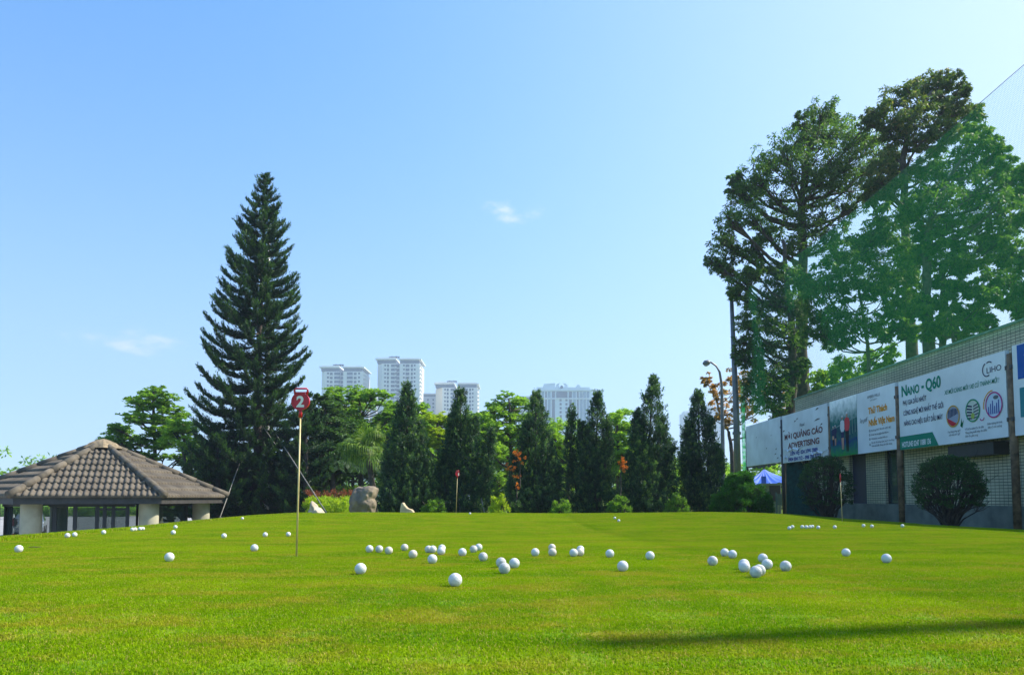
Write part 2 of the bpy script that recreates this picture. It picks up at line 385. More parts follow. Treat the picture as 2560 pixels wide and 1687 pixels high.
BALLS = [
 (47,1371.5,'w','golf ball farthest left on the green, alone near the left rim'),
 (423.5,1392,'w','lone golf ball in front of the two left pavilion pillars, nearest on the left side'),
 (636,1369,'w','golf ball just left of the yellow pole marked two'),
 (433,1330.5,'w','small golf ball on the left slope below the pavilion hip corner'),
 (560,1339,'w','small golf ball right of the pavilion roof tip, alone on the slope'),
 (663,1336,'w','left one of the two small balls left of the pole marked two'),
 (721,1335,'w','small golf ball almost touching the left side of the tall yellow pole'),
 (168.6,1338,'w','half hidden ball on the left rim below the first pavilion pillar'),
 (438.6,1317,'w','ball in the collar grass directly above another small ball by the pavilion'),
 (606,1295.5,'w','tiny ball on the rim in front of the tall pine'),
 (331,1323,'w','left ball of the half buried pair by the pavilion middle pillar'),
 (338,1322.5,'w','second half buried ball beside the pavilion middle pillar'),
 (350,1321.3,'w','third half buried ball at the foot of the middle pillar'),
 (357,1321,'w','rightmost half buried ball at the foot of the middle pillar'),
 (259,1330,'w','ball barely showing over the rim below the pavilion doors'),
 (186.5,1336,'w','ball barely showing over the rim below the dark counter'),
 (923.7,1371.6,'w','leftmost ball of the row of three right of the pole marked two'),
 (948,1372,'g','middle ball of the row of three right of the pole marked two'),
 (972,1375.7,'c','cream right ball of the row of three right of the pole marked two'),
 (1011.4,1368,'c','farther cream ball between the row of three and the four grouped balls'),
 (1032.6,1384.8,'c','cream ball closer than the row, left of the four grouped balls'),
 (1071.5,1372.7,'g','scuffed ball half hidden behind the left of the four grouped balls'),
 (1082,1372.7,'w','front left ball of the four grouped balls'),
 (1104.8,1369.7,'w','rear right ball of the four grouped balls, peeking over another'),
 (1103,1377,'w','front right ball of the four grouped balls'),
 (1081,1397,'w','ball directly in front of the four grouped balls'),
 (901.4,1421.5,'w','white dimpled ball in the left foreground, below the row of three'),
 (1138,1449,'w','largest and nearest dimpled golf ball, alone in the foreground centre'),
 (1156,1380,'w','lone ball between the four grouped balls and the touching pair'),
 (1184,1372.3,'g','front left ball of the touching pair right of the grouped balls'),
 (1196.7,1367.4,'w','rear right ball of the touching pair right of the grouped balls'),
 (1207.7,1391.6,'g','scuffed ball with a mark, in front of the touching pair'),
 (1252.7,1405.6,'g','rear left ball of the close cluster of three in the centre'),
 (1261,1420.4,'g','front ball of the close cluster of three in the centre'),
 (1286,1407.5,'w','right ball of the close cluster of three in the centre'),
 (1338,1380,'w','lone ball left of the two stacked looking cream balls'),
 (1380,1368,'c','rear cream ball peeking above another cream ball'),
 (1381,1380,'c','front cream ball of the two that line up in depth'),
 (1434,1381.4,'w','white front left ball of the tight trio right of centre'),
 (1450,1380,'c','cream middle ball of the tight trio right of centre'),
 (1451,1373,'w','rear ball of the tight trio right of centre'),
 (1524.6,1383.3,'w','lone ball just right of the tight trio'),
 (1556.8,1415,'w','large lone ball right of centre in the foreground'),
 (1625,1388.6,'w','lone ball midway between the centre balls and the right cluster'),
 (1175,1283,'w','tiny distant ball on the far rim beside the marker numbered one'),
 (1537,1294.4,'w','farther of the two tiny distant balls before the junipers'),
 (1547,1301,'w','nearer of the two tiny distant balls before the junipers'),
 (1781.5,1401.5,'g','leftmost ball of the right hand cluster, standing apart'),
 (1811.8,1380.5,'w','rear left ball of the touching pair behind the right cluster'),
 (1831,1385,'w','right ball of the touching pair behind the right cluster'),
 (1907,1395,'w','rear ball of the pair at the right side of the right cluster'),
 (1917.7,1410,'w','front ball of the pair at the right side of the right cluster'),
 (1860,1410,'w','ball mostly hidden behind another at the left of the right cluster'),
 (1861,1416.8,'w','ball hiding another at the left of the right cluster'),
 (1898.6,1425,'g','ball mostly hidden behind the frontmost ball of the right cluster'),
 (1889.8,1429.4,'g','frontmost and biggest ball of the right hand cluster'),
 (1964,1415,'g','lone ball just right of the right hand cluster'),
 (2115,1380.5,'w','lone ball at right below the marker by the round bush'),
 (2216,1395.8,'w','lone ball farthest right in the middle distance'),
 (1973.4,1319.5,'w','front ball of the touching pair at the left of the distant row'),
 (1981,1316.7,'w','rear ball of the touching pair at the left of the distant row'),
 (2005.6,1316.5,'w','first ball of the tight distant row of four'),
 (2015.8,1317,'w','second ball of the tight distant row of four'),
 (2025,1316.7,'w','third ball of the tight distant row of four'),
 (2031,1315.8,'w','fourth ball of the tight distant row of four'),
 (2045.6,1317.9,'w','distant ball just right of the tight row of four'),
 (2087,1317,'w','distant ball just left of the base of the right marker'),
 (2158.8,1313.6,'w','left ball of the distant two right of the right marker'),
 (2179.8,1315,'w','right ball of the distant two right of the right marker'),
 (2256,1314,'w','distant ball farthest right, near the billboard post'),
]
for i, (px, py, k, lab) in enumerate(BALLS):
    p_ = hit(px, py, .0210)
    o = link(bpy.data.objects.new('golf_ball', BM[(k, 6 if p_.y < 5 else 4)]))
    if p_.y >= float(np.interp(p_.x / p_.y, CU, CZ)) - .02:
        u = (px - PX0) / F; yy = float(np.interp(u, CU, CZ)) + .03; p_ = Vector((u * yy, yy, tz(u * yy, yy) + .017))
    o.location = p_; o.rotation_euler = tuple(rng.uniform(0, 6, 3)); tag(o, lab, 'golf ball', 'golf balls scattered on the putting green')

# ------------------------------------------------------------------ text
ROT_L = Matrix(((0, 0, -1), (-1, 0, 0), (0, 1, 0)))       # reads from the green: x -> -Y, y -> up, faces -X
def text_obj(name, body, size, w_, loc, m, parent, rot, align='LEFT', bold=0.0, shear=0.0, ext=0.0):
    """size = cap height in metres, w_ = total width"""
    c = bpy.data.curves.new(name, 'FONT'); c.body = body; c.align_x = align; c.offset = bold; c.shear = shear; c.extrude = 0; c.resolution_u = 4
    o = bpy.data.objects.new('tmp', c); C.objects.link(o); bpy.context.view_layer.update()
    dg = bpy.context.evaluated_depsgraph_get(); me = bpy.data.meshes.new_from_object(o.evaluated_get(dg)); dw = max(o.dimensions.x, 1e-3)
    C.objects.unlink(o); bpy.data.objects.remove(o)
    sx = (w_ / dw) if w_ else size / .72; sy = size / .72
    off = world_loc(parent)
    R3 = rot.to_3x3()
    for v in me.vertices: v.co = R3 @ Vector((v.co.x * sx, v.co.y * sy, ext)) + Vector(loc) - off
    me.name = name; me.materials.clear(); me.materials.append(m)
    return link(bpy.data.objects.new(name, me), parent)

# ------------------------------------------------------------------ hole markers
M_red = mat('marker_red', (.50, .012, .025), .35, noise=.08, scale=40, spec=.5)
M_num = mat('marker_white', (.78, .76, .68), .5, noise=.04, scale=50)
M_pole = mat('pole_yellow', (.66, .52, .22), .4, noise=.12, scale=20)
M_cup = mat('cup_rim', (.45, .42, .28), .5, noise=.05)
def marker(base, top, turn, num, label):
    b = hit(*base); Y = b.y; t = at(*top, Y); Hh = (t.z - b.z); S = Hh / .86
    th = thing('hole_marker', label, 'hole marker', b, 'numbered hole markers')
    def q(f): return b + (t - b) * f
    MB().tube([b - Vector((0, 0, .03)), q(.835)], [.0048 * S, .0042 * S], 12).build('pole', M_pole, th, True)
    c0 = q(.922); r = .0455 * S
    up = (t - b).normalized(); ri = Vector((math.cos(turn), math.sin(turn), 0)); fr = ri.cross(up).normalized()   # fr faces the camera for turn=0 (-Y)
    if fr.y > 0: fr = -fr
    def fn(a, b_, t_): return c0 + ri * a + up * b_ + fr * t_
    m = MB(); n = 40
    m.prism([(r * math.cos(2 * math.pi * i / n), r * math.sin(2 * math.pi * i / n)) for i in range(n)], fn, -.011 * S, .008 * S)
    m.build('disc', M_red, th, bevel=.003)
    rg = MB()
    for k_ in range(n):
        a0 = 2 * math.pi * k_ / n; a1 = 2 * math.pi * (k_ + 1) / n
        rg.add([fn(R_ * math.cos(a), R_ * math.sin(a), z_) for a in (a0, a1) for R_ in (r * .9, r * 1.02) for z_ in (.0079 * S, .012 * S)],
               [(0, 1, 3, 2), (4, 6, 7, 5), (0, 4, 5, 1), (2, 3, 7, 6), (1, 5, 7, 3), (0, 2, 6, 4)])
    rg.build('rim', M_red, th)
    MB().tube([q(.825), q(.855), q(.875)], [.0095 * S, .0085 * S, .0075 * S], 14).build('socket', M_red, th, True)
    hw, z0, z1 = .034 * S, .030 * S, .0665 * S
    MB().tube([fn(-hw * .9, z0, 0), fn(-hw, z1 - .006, 0), fn(-hw + .006 * S, z1, 0), fn(hw - .006 * S, z1, 0), fn(hw, z1 - .006, 0), fn(hw * .9, z0, 0)], .0048 * S, 10).build('handle', M_red, th, True)
    MB().tube([fn(-hw, z0 + .016 * S, 0), fn(hw, z0 + .016 * S, 0)], .0036 * S, 8).build('crossbar', M_red, th, True)
    rm = Matrix((( ri.x, up.x, fr.x), (ri.y, up.y, fr.y), (ri.z, up.z, fr.z)))
    text_obj('number', num, .056 * S, .040 * S if num != '1' else .022 * S, c0 - up * .028 * S - ri * (.020 * S if num != '1' else .012 * S), M_num, th, rm, 'LEFT', .035, 0, .0095 * S)
    cup = MB(); n = 36; rr = .050
    for k_ in range(n):
        a0 = 2 * math.pi * k_ / n; a1 = 2 * math.pi * (k_ + 1) / n
        cup.add([(b.x + q_ * math.cos(a), b.y + q_ * math.sin(a), b.z + z_) for a in (a0, a1) for q_ in (rr * .90, rr) for z_ in (-.03, .0015)],
                [(0, 1, 3, 2), (4, 6, 7, 5), (0, 4, 5, 1), (2, 3, 7, 6), (1, 5, 7, 3), (0, 2, 6, 4)])
    cup.build('cup', M_cup, th)
marker((741, 1391), (753, 971), 0, '2', 'tall yellow pole with red disc numbered two, nearest hole marker')
marker((1140, 1284), (1144, 1176), R(25), '1', 'distant red marker numbered one on a thin pole before the junipers')
marker((2106, 1304), (2100, 1184), R(68), '3', 'red hole marker seen edge on at right beside the round bush')

# small twig on the grass
b = hit(86, 1372)
M_twig = mat('twig', (.20, .14, .07), .9, noise=.2, scale=60)
tag(MB().tube([b + Vector((-.035, 0, .012)), b + Vector((-.01, .004, .014)), b + Vector((.02, 0, .012)), b + Vector((.038, .006, .015))], [.002, .003, .003, .001], 6).build('twig', M_twig),
    'small dry brown twig on the grass right of the leftmost ball', 'twig')

# ------------------------------------------------------------------ pavilion
HP_R, HP = 3.3, Vector((-11.72, 21.15, -2.3)); HPH = R(24)
EAVE = at(220, 1241, HP.y).z; APEX = at(255, 1107, HP.y).z
M_tile = mat('roof_tile', (.118, .098, .070), .8, noise=.25, scale=2.2, bump=.25, bscale=60, col2=(.065, .052, .036))
M_ridge = mat('ridge_tile', (.125, .105, .075), .85, noise=.25, scale=5, bump=.3, bscale=50)
M_apex = mat('apex_mortar', (.26, .20, .12), .9, noise=.3, scale=12, bump=.5)
M_col = mat('pillar_render', (.40, .38, .27), .85, noise=.1, scale=4, bump=.1, bscale=70)
M_dark = mat('dark_frame', (.018, .02, .028), .4, noise=.1, scale=10)
M_fascia = mat('fascia_wood', (.045, .042, .04), .6, noise=.2, scale=9)
def glass(name, tint, rough=.02, alpha=.72):
    m, n, p = new_mat(name); p.inputs['Base Color'].default_value = (*tint, 1); p.inputs['Roughness'].default_value = rough
    tr = n.nodes.new('ShaderNodeBsdfTransparent'); tr.inputs[0].default_value = (*[.6 + .4 * c for c in tint], 1)
    mx = n.nodes.new('ShaderNodeMixShader'); mx.inputs[0].default_value = alpha
    n.links.new(p.outputs[0], mx.inputs[1]); n.links.new(tr.outputs[0], mx.inputs[2]); n.links.new(mx.outputs[0], n.nodes['Material Output'].inputs[0])
    return m
M_glass = glass('window_glass', (.16, .24, .24), .03, .90)
pav = thing('pavilion', 'low hexagonal pavilion with grey brown tiled roof and glass walls', 'pavilion', HP)
def hexc(k, r, z): a = HPH + k * math.pi / 3; return Vector((HP.x + r * math.cos(a), HP.y + r * math.sin(a), z))
apex = Vector((HP.x, HP.y, APEX))
NR = 9
for k in range(6):
    A, B = hexc(k, HP_R, EAVE), hexc(k + 1, HP_R, EAVE); mid = (A + B) / 2; ex = (B - A).normalized(); half = (B - A).length / 2
    up = apex - mid; Ls = up.length; eu = up.normalized(); nn = ex.cross(eu).normalized()
    if nn.z < 0: nn = -nn
    V, Fc = [], []
    NSx = 23 * 10
    for r in range(NR):
        for si, (t0, t1) in enumerate([(r / NR, (r + 1) / NR)]):
            base = len(V); tt = np.linspace(t0 - .01, t1, 4); sgrid = np.linspace(-half, half, NSx + 1)
            for j, t in enumerate(tt):
                hw = half * (1 - max(0, t) * .97)
                for s_ in sgrid:
                    sx = min(max(s_, -hw), hw); ph = (sx / (2 * half) * 23) % 1
                    wave = .016 * math.sin(2 * math.pi * ph) + (.012 if ph < .5 else 0)
                    stp = .045 * (1 - (t - t0) / (t1 - t0))
                    q = mid + ex * sx + eu * (t * Ls) + nn * (wave + stp); V.append(q)
            W = NSx + 1
            # front lip of each tile course
            lip = len(V)
            for s_ in sgrid:
                hw = half * (1 - max(0, tt[0]) * .97); sx = min(max(s_, -hw), hw); V.append(mid + ex * sx + eu * (tt[0] * Ls) - nn * .02)
            for j in range(3):
                Fc += [(base + j * W + i, base + j * W + i + 1, base + (j + 1) * W + i + 1, base + (j + 1) * W + i) for i in range(NSx)]
            Fc += [(base + i, lip + i, lip + i + 1, base + i + 1) for i in range(NSx)]
    np_mesh('roof_slope', np.array([tuple(v) for v in V]), Fc, M_tile, pav)
    # hip ridge: overlapping half round tiles
    P0, P1 = hexc(k, HP_R * 1.03, EAVE + .01), apex
    n_ = 7; m = MB()
    for i in range(n_):
        a_, b_ = P0.lerp(P1, i / n_ * .96), P0.lerp(P1, min(1, (i + 1.06) / n_ * .96))
        m.tube([a_ + Vector((0, 0, .03)), b_ + Vector((0, 0, .022))], [.098, .086], 14)
    m.build('hip_ridge', M_ridge, pav, True)
m = MB(); m.tube([apex + Vector((0, 0, -.16)), apex + Vector((0, 0, -.02)), apex + Vector((0, 0, .07)), apex + Vector((0, 0, .12))], [.56, .40, .2, .03], 6)
m.build('apex_cap', M_apex, pav)
for k in range(6):
    A, B = hexc(k, HP_R * .985, EAVE), hexc(k + 1, HP_R * .985, EAVE); A2, B2 = hexc(k, HP_R * .94, EAVE), hexc(k + 1, HP_R * .94, EAVE)
    dz0, dz1 = Vector((0, 0, .0)), Vector((0, 0, -.19))
    MB().add([A + dz0, B + dz0, B + dz1, A + dz1, A2 + dz0, B2 + dz0, B2 + dz1, A2 + dz1],
             [(0, 1, 2, 3), (4, 7, 6, 5), (0, 4, 5, 1), (3, 2, 6, 7), (0, 3, 7, 4), (1, 5, 6, 2)]).build('fascia', M_fascia, pav)
m = MB(); m.add([hexc(k, HP_R * .93, EAVE - .12) for k in range(6)] + [hexc(k, HP_R * .93, EAVE - .16) for k in range(6)],
                [tuple(range(6)), tuple(range(6, 12))] + [(i, (i + 1) % 6, 6 + (i + 1) % 6, 6 + i) for i in range(6)])
m.build('ceiling', M_fascia, pav)
CR = HP_R * .80
for k in range(6):
    c = hexc(k, CR, 0); MB().tube([(c.x, c.y, -2.35), (c.x, c.y, EAVE - .17)], .24, 28, False).build('pillar', M_col, pav, True)
GR = HP_R * .72
for k in range(6):
    A, B = hexc(k, GR, 0), hexc(k + 1, GR, 0); ex = (B - A).normalized(); yn = Vector((-ex.y, ex.x, 0)); L_ = (B - A).length
    zb, zt_ = -2.28, EAVE - .165
    def bar(nm, s0, s1, z0, z1, th_=.05, m_=None):
        p0, p1 = A + ex * s0, A + ex * s1
        q = [p0 - yn * th_, p1 - yn * th_, p1 + yn * th_, p0 + yn * th_]
        MB().add([Vector((v.x, v.y, z)) for z in (z0, z1) for v in q], [(0, 1, 2, 3), (4, 5, 6, 7), (0, 1, 5, 4), (1, 2, 6, 5), (2, 3, 7, 6), (3, 0, 4, 7)]).build(nm, m_ or M_dark, pav)
    bar('head_rail', .2, L_ - .2, zt_ - .10, zt_); bar('sill_rail', .2, L_ - .2, zb, zb + .1)
    front = (k == 4)
    for s_ in ((.3, .75, 1.25, 1.42, 1.62, 1.95) if front else (.32, L_ - .36)):
        bar('mullion', s_, s_ + (.085 if front else .07), zb + .1, zt_ - .1)
    if front: bar('door_head', 1.25, 2.0, EAVE - .36, EAVE - .31, .04)
    bar('glass_pane', .35, L_ - .35, zb + .12, zt_ - .12, .008, M_glass)
M_floor = mat('paving', (.30, .28, .25), .85, noise=.12, scale=2)
m = MB(); m.add([hexc(k, HP_R * 1.0, -2.24) for k in range(6)] + [hexc(k, HP_R * 1.0, -2.34) for k in range(6)],
                [tuple(range(6)), tuple(range(6, 12))] + [(i, (i + 1) % 6, 6 + (i + 1) % 6, 6 + i) for i in range(6)])
m.build('floor_slab', M_floor, pav)

# things inside and behind the pavilion
M_metal = mat('grey_metal', (.28, .30, .31), .45, .5, .1, 6)
M_counter = mat('counter_green', (.07, .10, .085), .4, noise=.15, scale=4)
c = HP + Vector((.15, -.4, .06)); t = thing('counter', 'dark green counter standing inside the glass pavilion', 'counter', c)
MB().box(c.x - .45, c.x + .55, c.y - .3, c.y + .3, c.z, c.z + .85).build('cabinet', M_counter, t, bevel=.02)
MB().box(c.x - .5, c.x + .6, c.y - .34, c.y + .34, c.z + .853, c.z + .90).build('countertop', M_metal, t, bevel=.01)
c = HP + Vector((1.15, -1.2, .06)); t = thing('standing_fan', 'round caged standing fan behind the pavilion door', 'fan', c)
MB().tube([(c.x, c.y, c.z), (c.x, c.y, c.z + .03)], .2, 24).build('base', M_dark, t, True)
MB().tube([c, c + Vector((0, 0, .85))], .018, 8).build('post', M_metal, t)
fc = c + Vector((0, 0, 1.0))
m = MB()
for r in (.08, .16, .24, .28): m.tube([fc + Vector((r * math.cos(a), -.02, r * math.sin(a))) for a in np.linspace(0, 2 * math.pi, 33)], .006, 6, False)
for a in np.linspace(0, math.pi, 9)[:-1]: m.tube([fc + Vector((.28 * math.cos(a), -.02, .28 * math.sin(a))), fc - Vector((.28 * math.cos(a), .02, .28 * math.sin(a)))], .004, 5)
m.build('cage', M_metal, t)
m = MB()
for i in range(3):
    a = i * 2 * math.pi / 3; d = Vector((math.cos(a), 0, math.sin(a))); s = Vector((-d.z, 0, d.x))
    m.add([fc + d * .04 + Vector((0, .01, 0)), fc + d * .2 - s * .07, fc + d * .22 + s * .07 + Vector((0, .03, 0)), fc + d * .05 + s * .03 + Vector((0, .02, 0))], [(0, 1, 2, 3)])
m.tube([fc + Vector((0, -.03, 0)), fc + Vector((0, .1, 0))], .05, 12); m.build('blades', M_dark, t)

# round road sign with red and white pole
c = at(31, 1346, 45); c.z = -2.3
M_rw, n, p = new_mat('striped_pole'); g = n.nodes.new('ShaderNodeNewGeometry'); sp = n.nodes.new('ShaderNodeSeparateXYZ'); n.links.new(g.outputs['Position'], sp.inputs[0])
mm = n.nodes.new('ShaderNodeMath'); mm.operation = 'MULTIPLY_ADD'; mm.inputs[1].default_value = 1.1; mm.inputs[2].default_value = 10.1; n.links.new(sp.outputs[2], mm.inputs[0])
fr = n.nodes.new('ShaderNodeMath'); fr.operation = 'FRACT'; n.links.new(mm.outputs[0], fr.inputs[0]); gt = n.nodes.new('ShaderNodeMath'); gt.operation = 'GREATER_THAN'; gt.inputs[1].default_value = .5; n.links.new(fr.outputs[0], gt.inputs[0])
mx = n.nodes.new('ShaderNodeMix'); mx.data_type = 'RGBA'; n.links.new(gt.outputs[0], mx.inputs[0]); mx.inputs[6].default_value = (.75, .74, .72, 1); mx.inputs[7].default_value = (.45, .02, .02, 1); n.links.new(mx.outputs[2], p.inputs['Base Color'])
M_signback = mat('sign_back', (.20, .13, .07), .6, noise=.35, scale=7)
t = thing('road_sign', 'round weathered road sign on a red and white pole beside the pavilion', 'sign', c)
MB().tube([c, c + Vector((0, 0, 1.55))], .07, 12).build('pole', M_rw, t, True)
sc_ = at(33, 1305, 45)
MB().tube([sc_ + Vector((0, -.02, 0)), sc_ + Vector((0, .02, 0))], .29, 32).build('plate', M_signback, t)
MB().tube([sc_ + Vector((.29 * math.cos(a), -.025, .29 * math.sin(a))) for a in np.linspace(0, 2 * math.pi, 33)], .02, 6, False).build('rim', M_metal, t)

# silver car parked in the lot, seen between the pillars
def car(loc, rz, label):
    t = thing('parked_car', label, 'car', loc)
    M_body = mat('car_silver', (.45, .48, .52), .25, .6, .03, 5); M_ty = mat('tyre', (.02, .02, .02), .85); M_win = mat('car_glass', (.02, .03, .035), .08, spec=.8)
    prof = [(-2.15, .35), (-2.2, .75), (-1.95, .92), (-1.15, 1.0), (-.45, 1.42), (.85, 1.45), (1.55, 1.05), (2.1, .95), (2.2, .6), (2.15, .3)]
    rot = Matrix.Rotation(rz, 3, 'Z')
    def fn(a, b, y): k = 1 - .18 * max(0, (b - .95) / .5); return Vector(loc) + rot @ Vector((a, y * k, b))
    MB().prism(prof, fn, -.85, .85).build('body', M_body, t, bevel=.06)
    for y in (-.862, .862):
        MB().prism([(-1.0, 1.0), (-.42, 1.36), (.78, 1.38), (1.35, 1.04)], lambda a, b, q: fn(a, b, q), y - .012, y + .012).build('window', M_win, t)
    MB().prism([(1.6, 1.0), (.9, 1.4)], lambda a, b, q: fn(a, b, q), -.7, .7)
    for a in (-1.35, 1.35):
        for y in (-.8, .8):
            q = Vector(loc) + rot @ Vector((a, y, .33)); ax = rot @ Vector((0, .1, 0))
            w_ = MB().tube([q - ax, q + ax], .33, 24).build('wheel', M_ty, t); MB().tube([q - ax * 1.05, q + ax * 1.05], .19, 18).build('rim', M_metal, w_)
    for y in (-.6, .6):
        q = Vector(loc) + rot @ Vector((2.17, y, .72)); MB().tube([q, q + rot @ Vector((.05, 0, 0))], .13, 16).build('headlight', mat('lamp_glass', (.7, .7, .65), .1), t)
c = at(76, 1300, 50); car((c.x, 50, -2.28), R(-60), 'silver car parked in the lot beyond the left pavilion pillars')

# ------------------------------------------------------------------ leaves and trees
def nrm(v): return v / np.maximum(np.linalg.norm(v, axis=-1, keepdims=True), 1e-9)
def leaf_cards(Cn, A, L, W, fold=.25):
    """Cn centres, A axis, L length, W width -> two triangles per leaf, folded along the middle"""
    n = len(Cn); A = nrm(A); S = nrm(np.cross(A, rng.normal(size=(n, 3)))); N = np.cross(A, S)
    L = np.broadcast_to(L, n)[:, None]; W = np.broadcast_to(W, n)[:, None]
    b = Cn - A * L * .5; t = Cn + A * L * .5; l = Cn + S * W * .5 + N * W * fold; r = Cn - S * W * .5 + N * W * fold
    V = np.stack([b, l, t, r], 1).reshape(-1, 3); k = np.arange(n)[:, None] * 4
    return V, np.concatenate([k + [0, 1, 2], k + [0, 2, 3]], 0), n
def crown(name, parts, m, parent, spread=.5):
    Vs, Fs, va, off = [], [], [], 0
    for (Cn, A, L, W, base) in parts:
        V, Fc, n = leaf_cards(Cn, A, L, W); Vs.append(V); Fs.append(Fc + off); off += len(V)
        v = np.clip(base + rng.normal(0, .16, n), 0, 1); va.append(np.concatenate([v, v]))
    return np_mesh(name, np.concatenate(Vs), np.concatenate(Fs), m, parent, np.concatenate(va))
def sphere_pts(n, shell=.5):
    d = nrm(rng.normal(size=(n, 3))); return d * (rng.random(n) ** shell)[:, None]

M_bark = mat('bark', (.085, .07, .055), .95, noise=.3, scale=8, bump=.6, bscale=30)
M_bark_d = mat('bark_dark', (.07, .058, .045), .95, noise=.3, scale=8, bump=.6, bscale=30)
L_tall = leaf_mat('leaf_tall_tree', [(.030, .065, .022), (.055, .125, .028), (.11, .22, .03), (.23, .33, .04)], .45, nscale=.35, namt=.45)
L_brown = leaf_mat('leaf_tall_tree_brown', [(.035, .07, .02), (.06, .12, .03), (.13, .17, .045), (.26, .20, .08)], .45, nscale=.5, namt=.5)
L_mid = leaf_mat('leaf_mid_green', [(.07, .15, .028), (.13, .26, .04), (.24, .40, .05), (.34, .50, .08)], .52, nscale=.4, namt=.4)
L_lime = leaf_mat('leaf_lime', [(.16, .24, .012), (.28, .38, .015), (.42, .50, .02)], .5, nscale=.8, namt=.3)
L_dark = leaf_mat('leaf_dark_green', [(.022, .055, .024), (.045, .10, .034), (.09, .18, .045)], .38, nscale=.6, namt=.4)
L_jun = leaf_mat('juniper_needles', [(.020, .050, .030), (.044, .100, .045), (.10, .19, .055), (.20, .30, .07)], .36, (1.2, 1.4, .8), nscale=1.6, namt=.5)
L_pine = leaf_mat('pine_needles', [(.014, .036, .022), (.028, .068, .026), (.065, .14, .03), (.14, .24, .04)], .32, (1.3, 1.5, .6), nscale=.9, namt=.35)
L_autumn = leaf_mat('leaf_bronze', [(.10, .10, .02), (.26, .20, .05), (.45, .26, .08), (.50, .36, .14)], .5, (1.4, 1.2, .7), nscale=.9, namt=.4)
L_orange = leaf_mat('trumpet_flower', [(.5, .14, .02), (.7, .25, .03), (.75, .35, .05)], .4, (1.2, 1, .8))
L_hedge = leaf_mat('leaf_hedge_yellow', [(.14, .24, .02), (.30, .42, .02), (.48, .54, .03)], .45, nscale=2, namt=.3)
L_red = leaf_mat('leaf_hedge_red', [(.12, .05, .03), (.25, .07, .05), (.20, .14, .04)], .4, nscale=2, namt=.3)
L_mound = leaf_mat('leaf_thuja', [(.020, .08, .014), (.045, .16, .018), (.11, .30, .025)], .38, nscale=3, namt=.4)

def limb_tree(name, label, cat, Z, trunks, blobs, m, leaf=(.16, .05), flat=1.0, per=14, nl=55, bark=None, group=None, dspread=.6, droop=.5, Zj=1.2, base_var=.45, axis_h=False, ground_z=None, rcf=.38):
    """trunks: [(r0, r1, [(px,py)...])]; blobs: [(px,py,r)] in picture pixels at distance Z"""
    k = Z / F
    g0 = at(*trunks[0][2][0], Z)
    gz = ground_z if ground_z is not None else tz(g0.x, Z) - .05
    root = thing(name, label, cat, (g0.x, Z, gz), group)
    bark = bark or M_bark; tr = []
    mt = MB()
    for (r0, r1, pp) in trunks:
        q = [at(a, b, Z) for a, b in pp]
        if q[0].z > gz: q = [Vector((q[0].x, Z, gz))] + q
        dense = []
        for i in range(len(q) - 1):
            for j in range(5): dense.append(q[i].lerp(q[i + 1], j / 5))
        dense.append(q[-1]); n_ = len(dense)
        dense = [p + Vector((0, 0, 0)) + (Vector((random.gauss(0, .3), random.gauss(0, .3), 0)) * r1 if i else Vector()) for i, p in enumerate(dense)]
        rr = [r0 + (r1 - r0) * (i / (n_ - 1)) ** .8 for i in range(n_)]; rr[0] *= 1.25
        mt.tube(dense, rr, 12); tr.append((dense, rr))
    mt.build('trunk', bark, root, True)
    ml = MB(); parts = []
    cx = sum(b[0] for b in blobs) / len(blobs)
    half = max(20, max(abs(b[0] - cx) for b in blobs)) * k
    for (px, py, r) in blobs:
        P = at(px, py, Z); rw = r * k
        off = P.x - at(cx, py, Z).x
        dep = math.sqrt(max(.05, 1 - (off / (half * 1.15)) ** 2)) * half * dspread
        P.y += random.uniform(-1, 1) * dep; s_ = P.y / Z; P = Vector((P.x * s_, P.y, CH + (P.z - CH) * s_))
        # limb from the nearest trunk, starting lower down
        best = None
        for dense, rr in tr:
            for i, q in enumerate(dense):
                hz = math.hypot(P.x - q.x, P.y - q.y); want = P.z - .5 * hz - .1
                d = hz + abs(q.z - want) * 1.2
                if q.z < P.z + .2 and (best is None or d < best[0]): best = (d, q, rr[i])
        if best is None:
            dense, rr = tr[0]; best = (0, dense[-1], rr[-1])
        q, rq = best[1], best[2]
        mid = q.lerp(P, .5) + Vector((random.uniform(-.2, .2), random.uniform(-.2, .2), -.12 * (P - q).length)); r_b = min(rq * .6, .03 + .035 * (P - q).length)
        ml.tube([q, q.lerp(mid, .5) + Vector((0, 0, -.05)), mid, mid.lerp(P, .6), P], [r_b, r_b * .8, r_b * .6, r_b * .4, r_b * .2], 7)
        sub = sphere_pts(per, .45) * np.array([rw, rw, rw * .9 * flat]) * 1.12 + np.array(P)
        for sp_ in sub[::3]:
            v = Vector(sp_); ml.tube([mid.lerp(P, .5), P.lerp(v, .5) + Vector((0, 0, -.03)), v], [r_b * .35, r_b * .22, .006], 5, False)
        rc = rw * rcf
        for sp_ in sub:
            n_ = int(nl * random.uniform(.7, 1.3)); o_ = sphere_pts(n_, .5) * np.array([rc, rc, rc * .7 * flat])
            o_[:, 2] = o_[:, 2] - (np.hypot(o_[:, 0], o_[:, 1]) / rc) ** 2 * rc * .25
            A = nrm(o_ + 1e-4) + rng.normal(0, .4, (n_, 3))
            if axis_h: A[:, 2] *= .25; A[:, 2] += .1
            else: A[:, 2] -= droop
            hgt = (sp_[2] - P.z) / max(rw, .01)
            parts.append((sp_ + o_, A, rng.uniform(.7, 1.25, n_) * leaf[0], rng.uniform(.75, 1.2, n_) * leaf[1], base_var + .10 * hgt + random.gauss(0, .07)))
    ml.build('limbs', bark, root, True)
    crown('crown', parts, m, root)
    return root

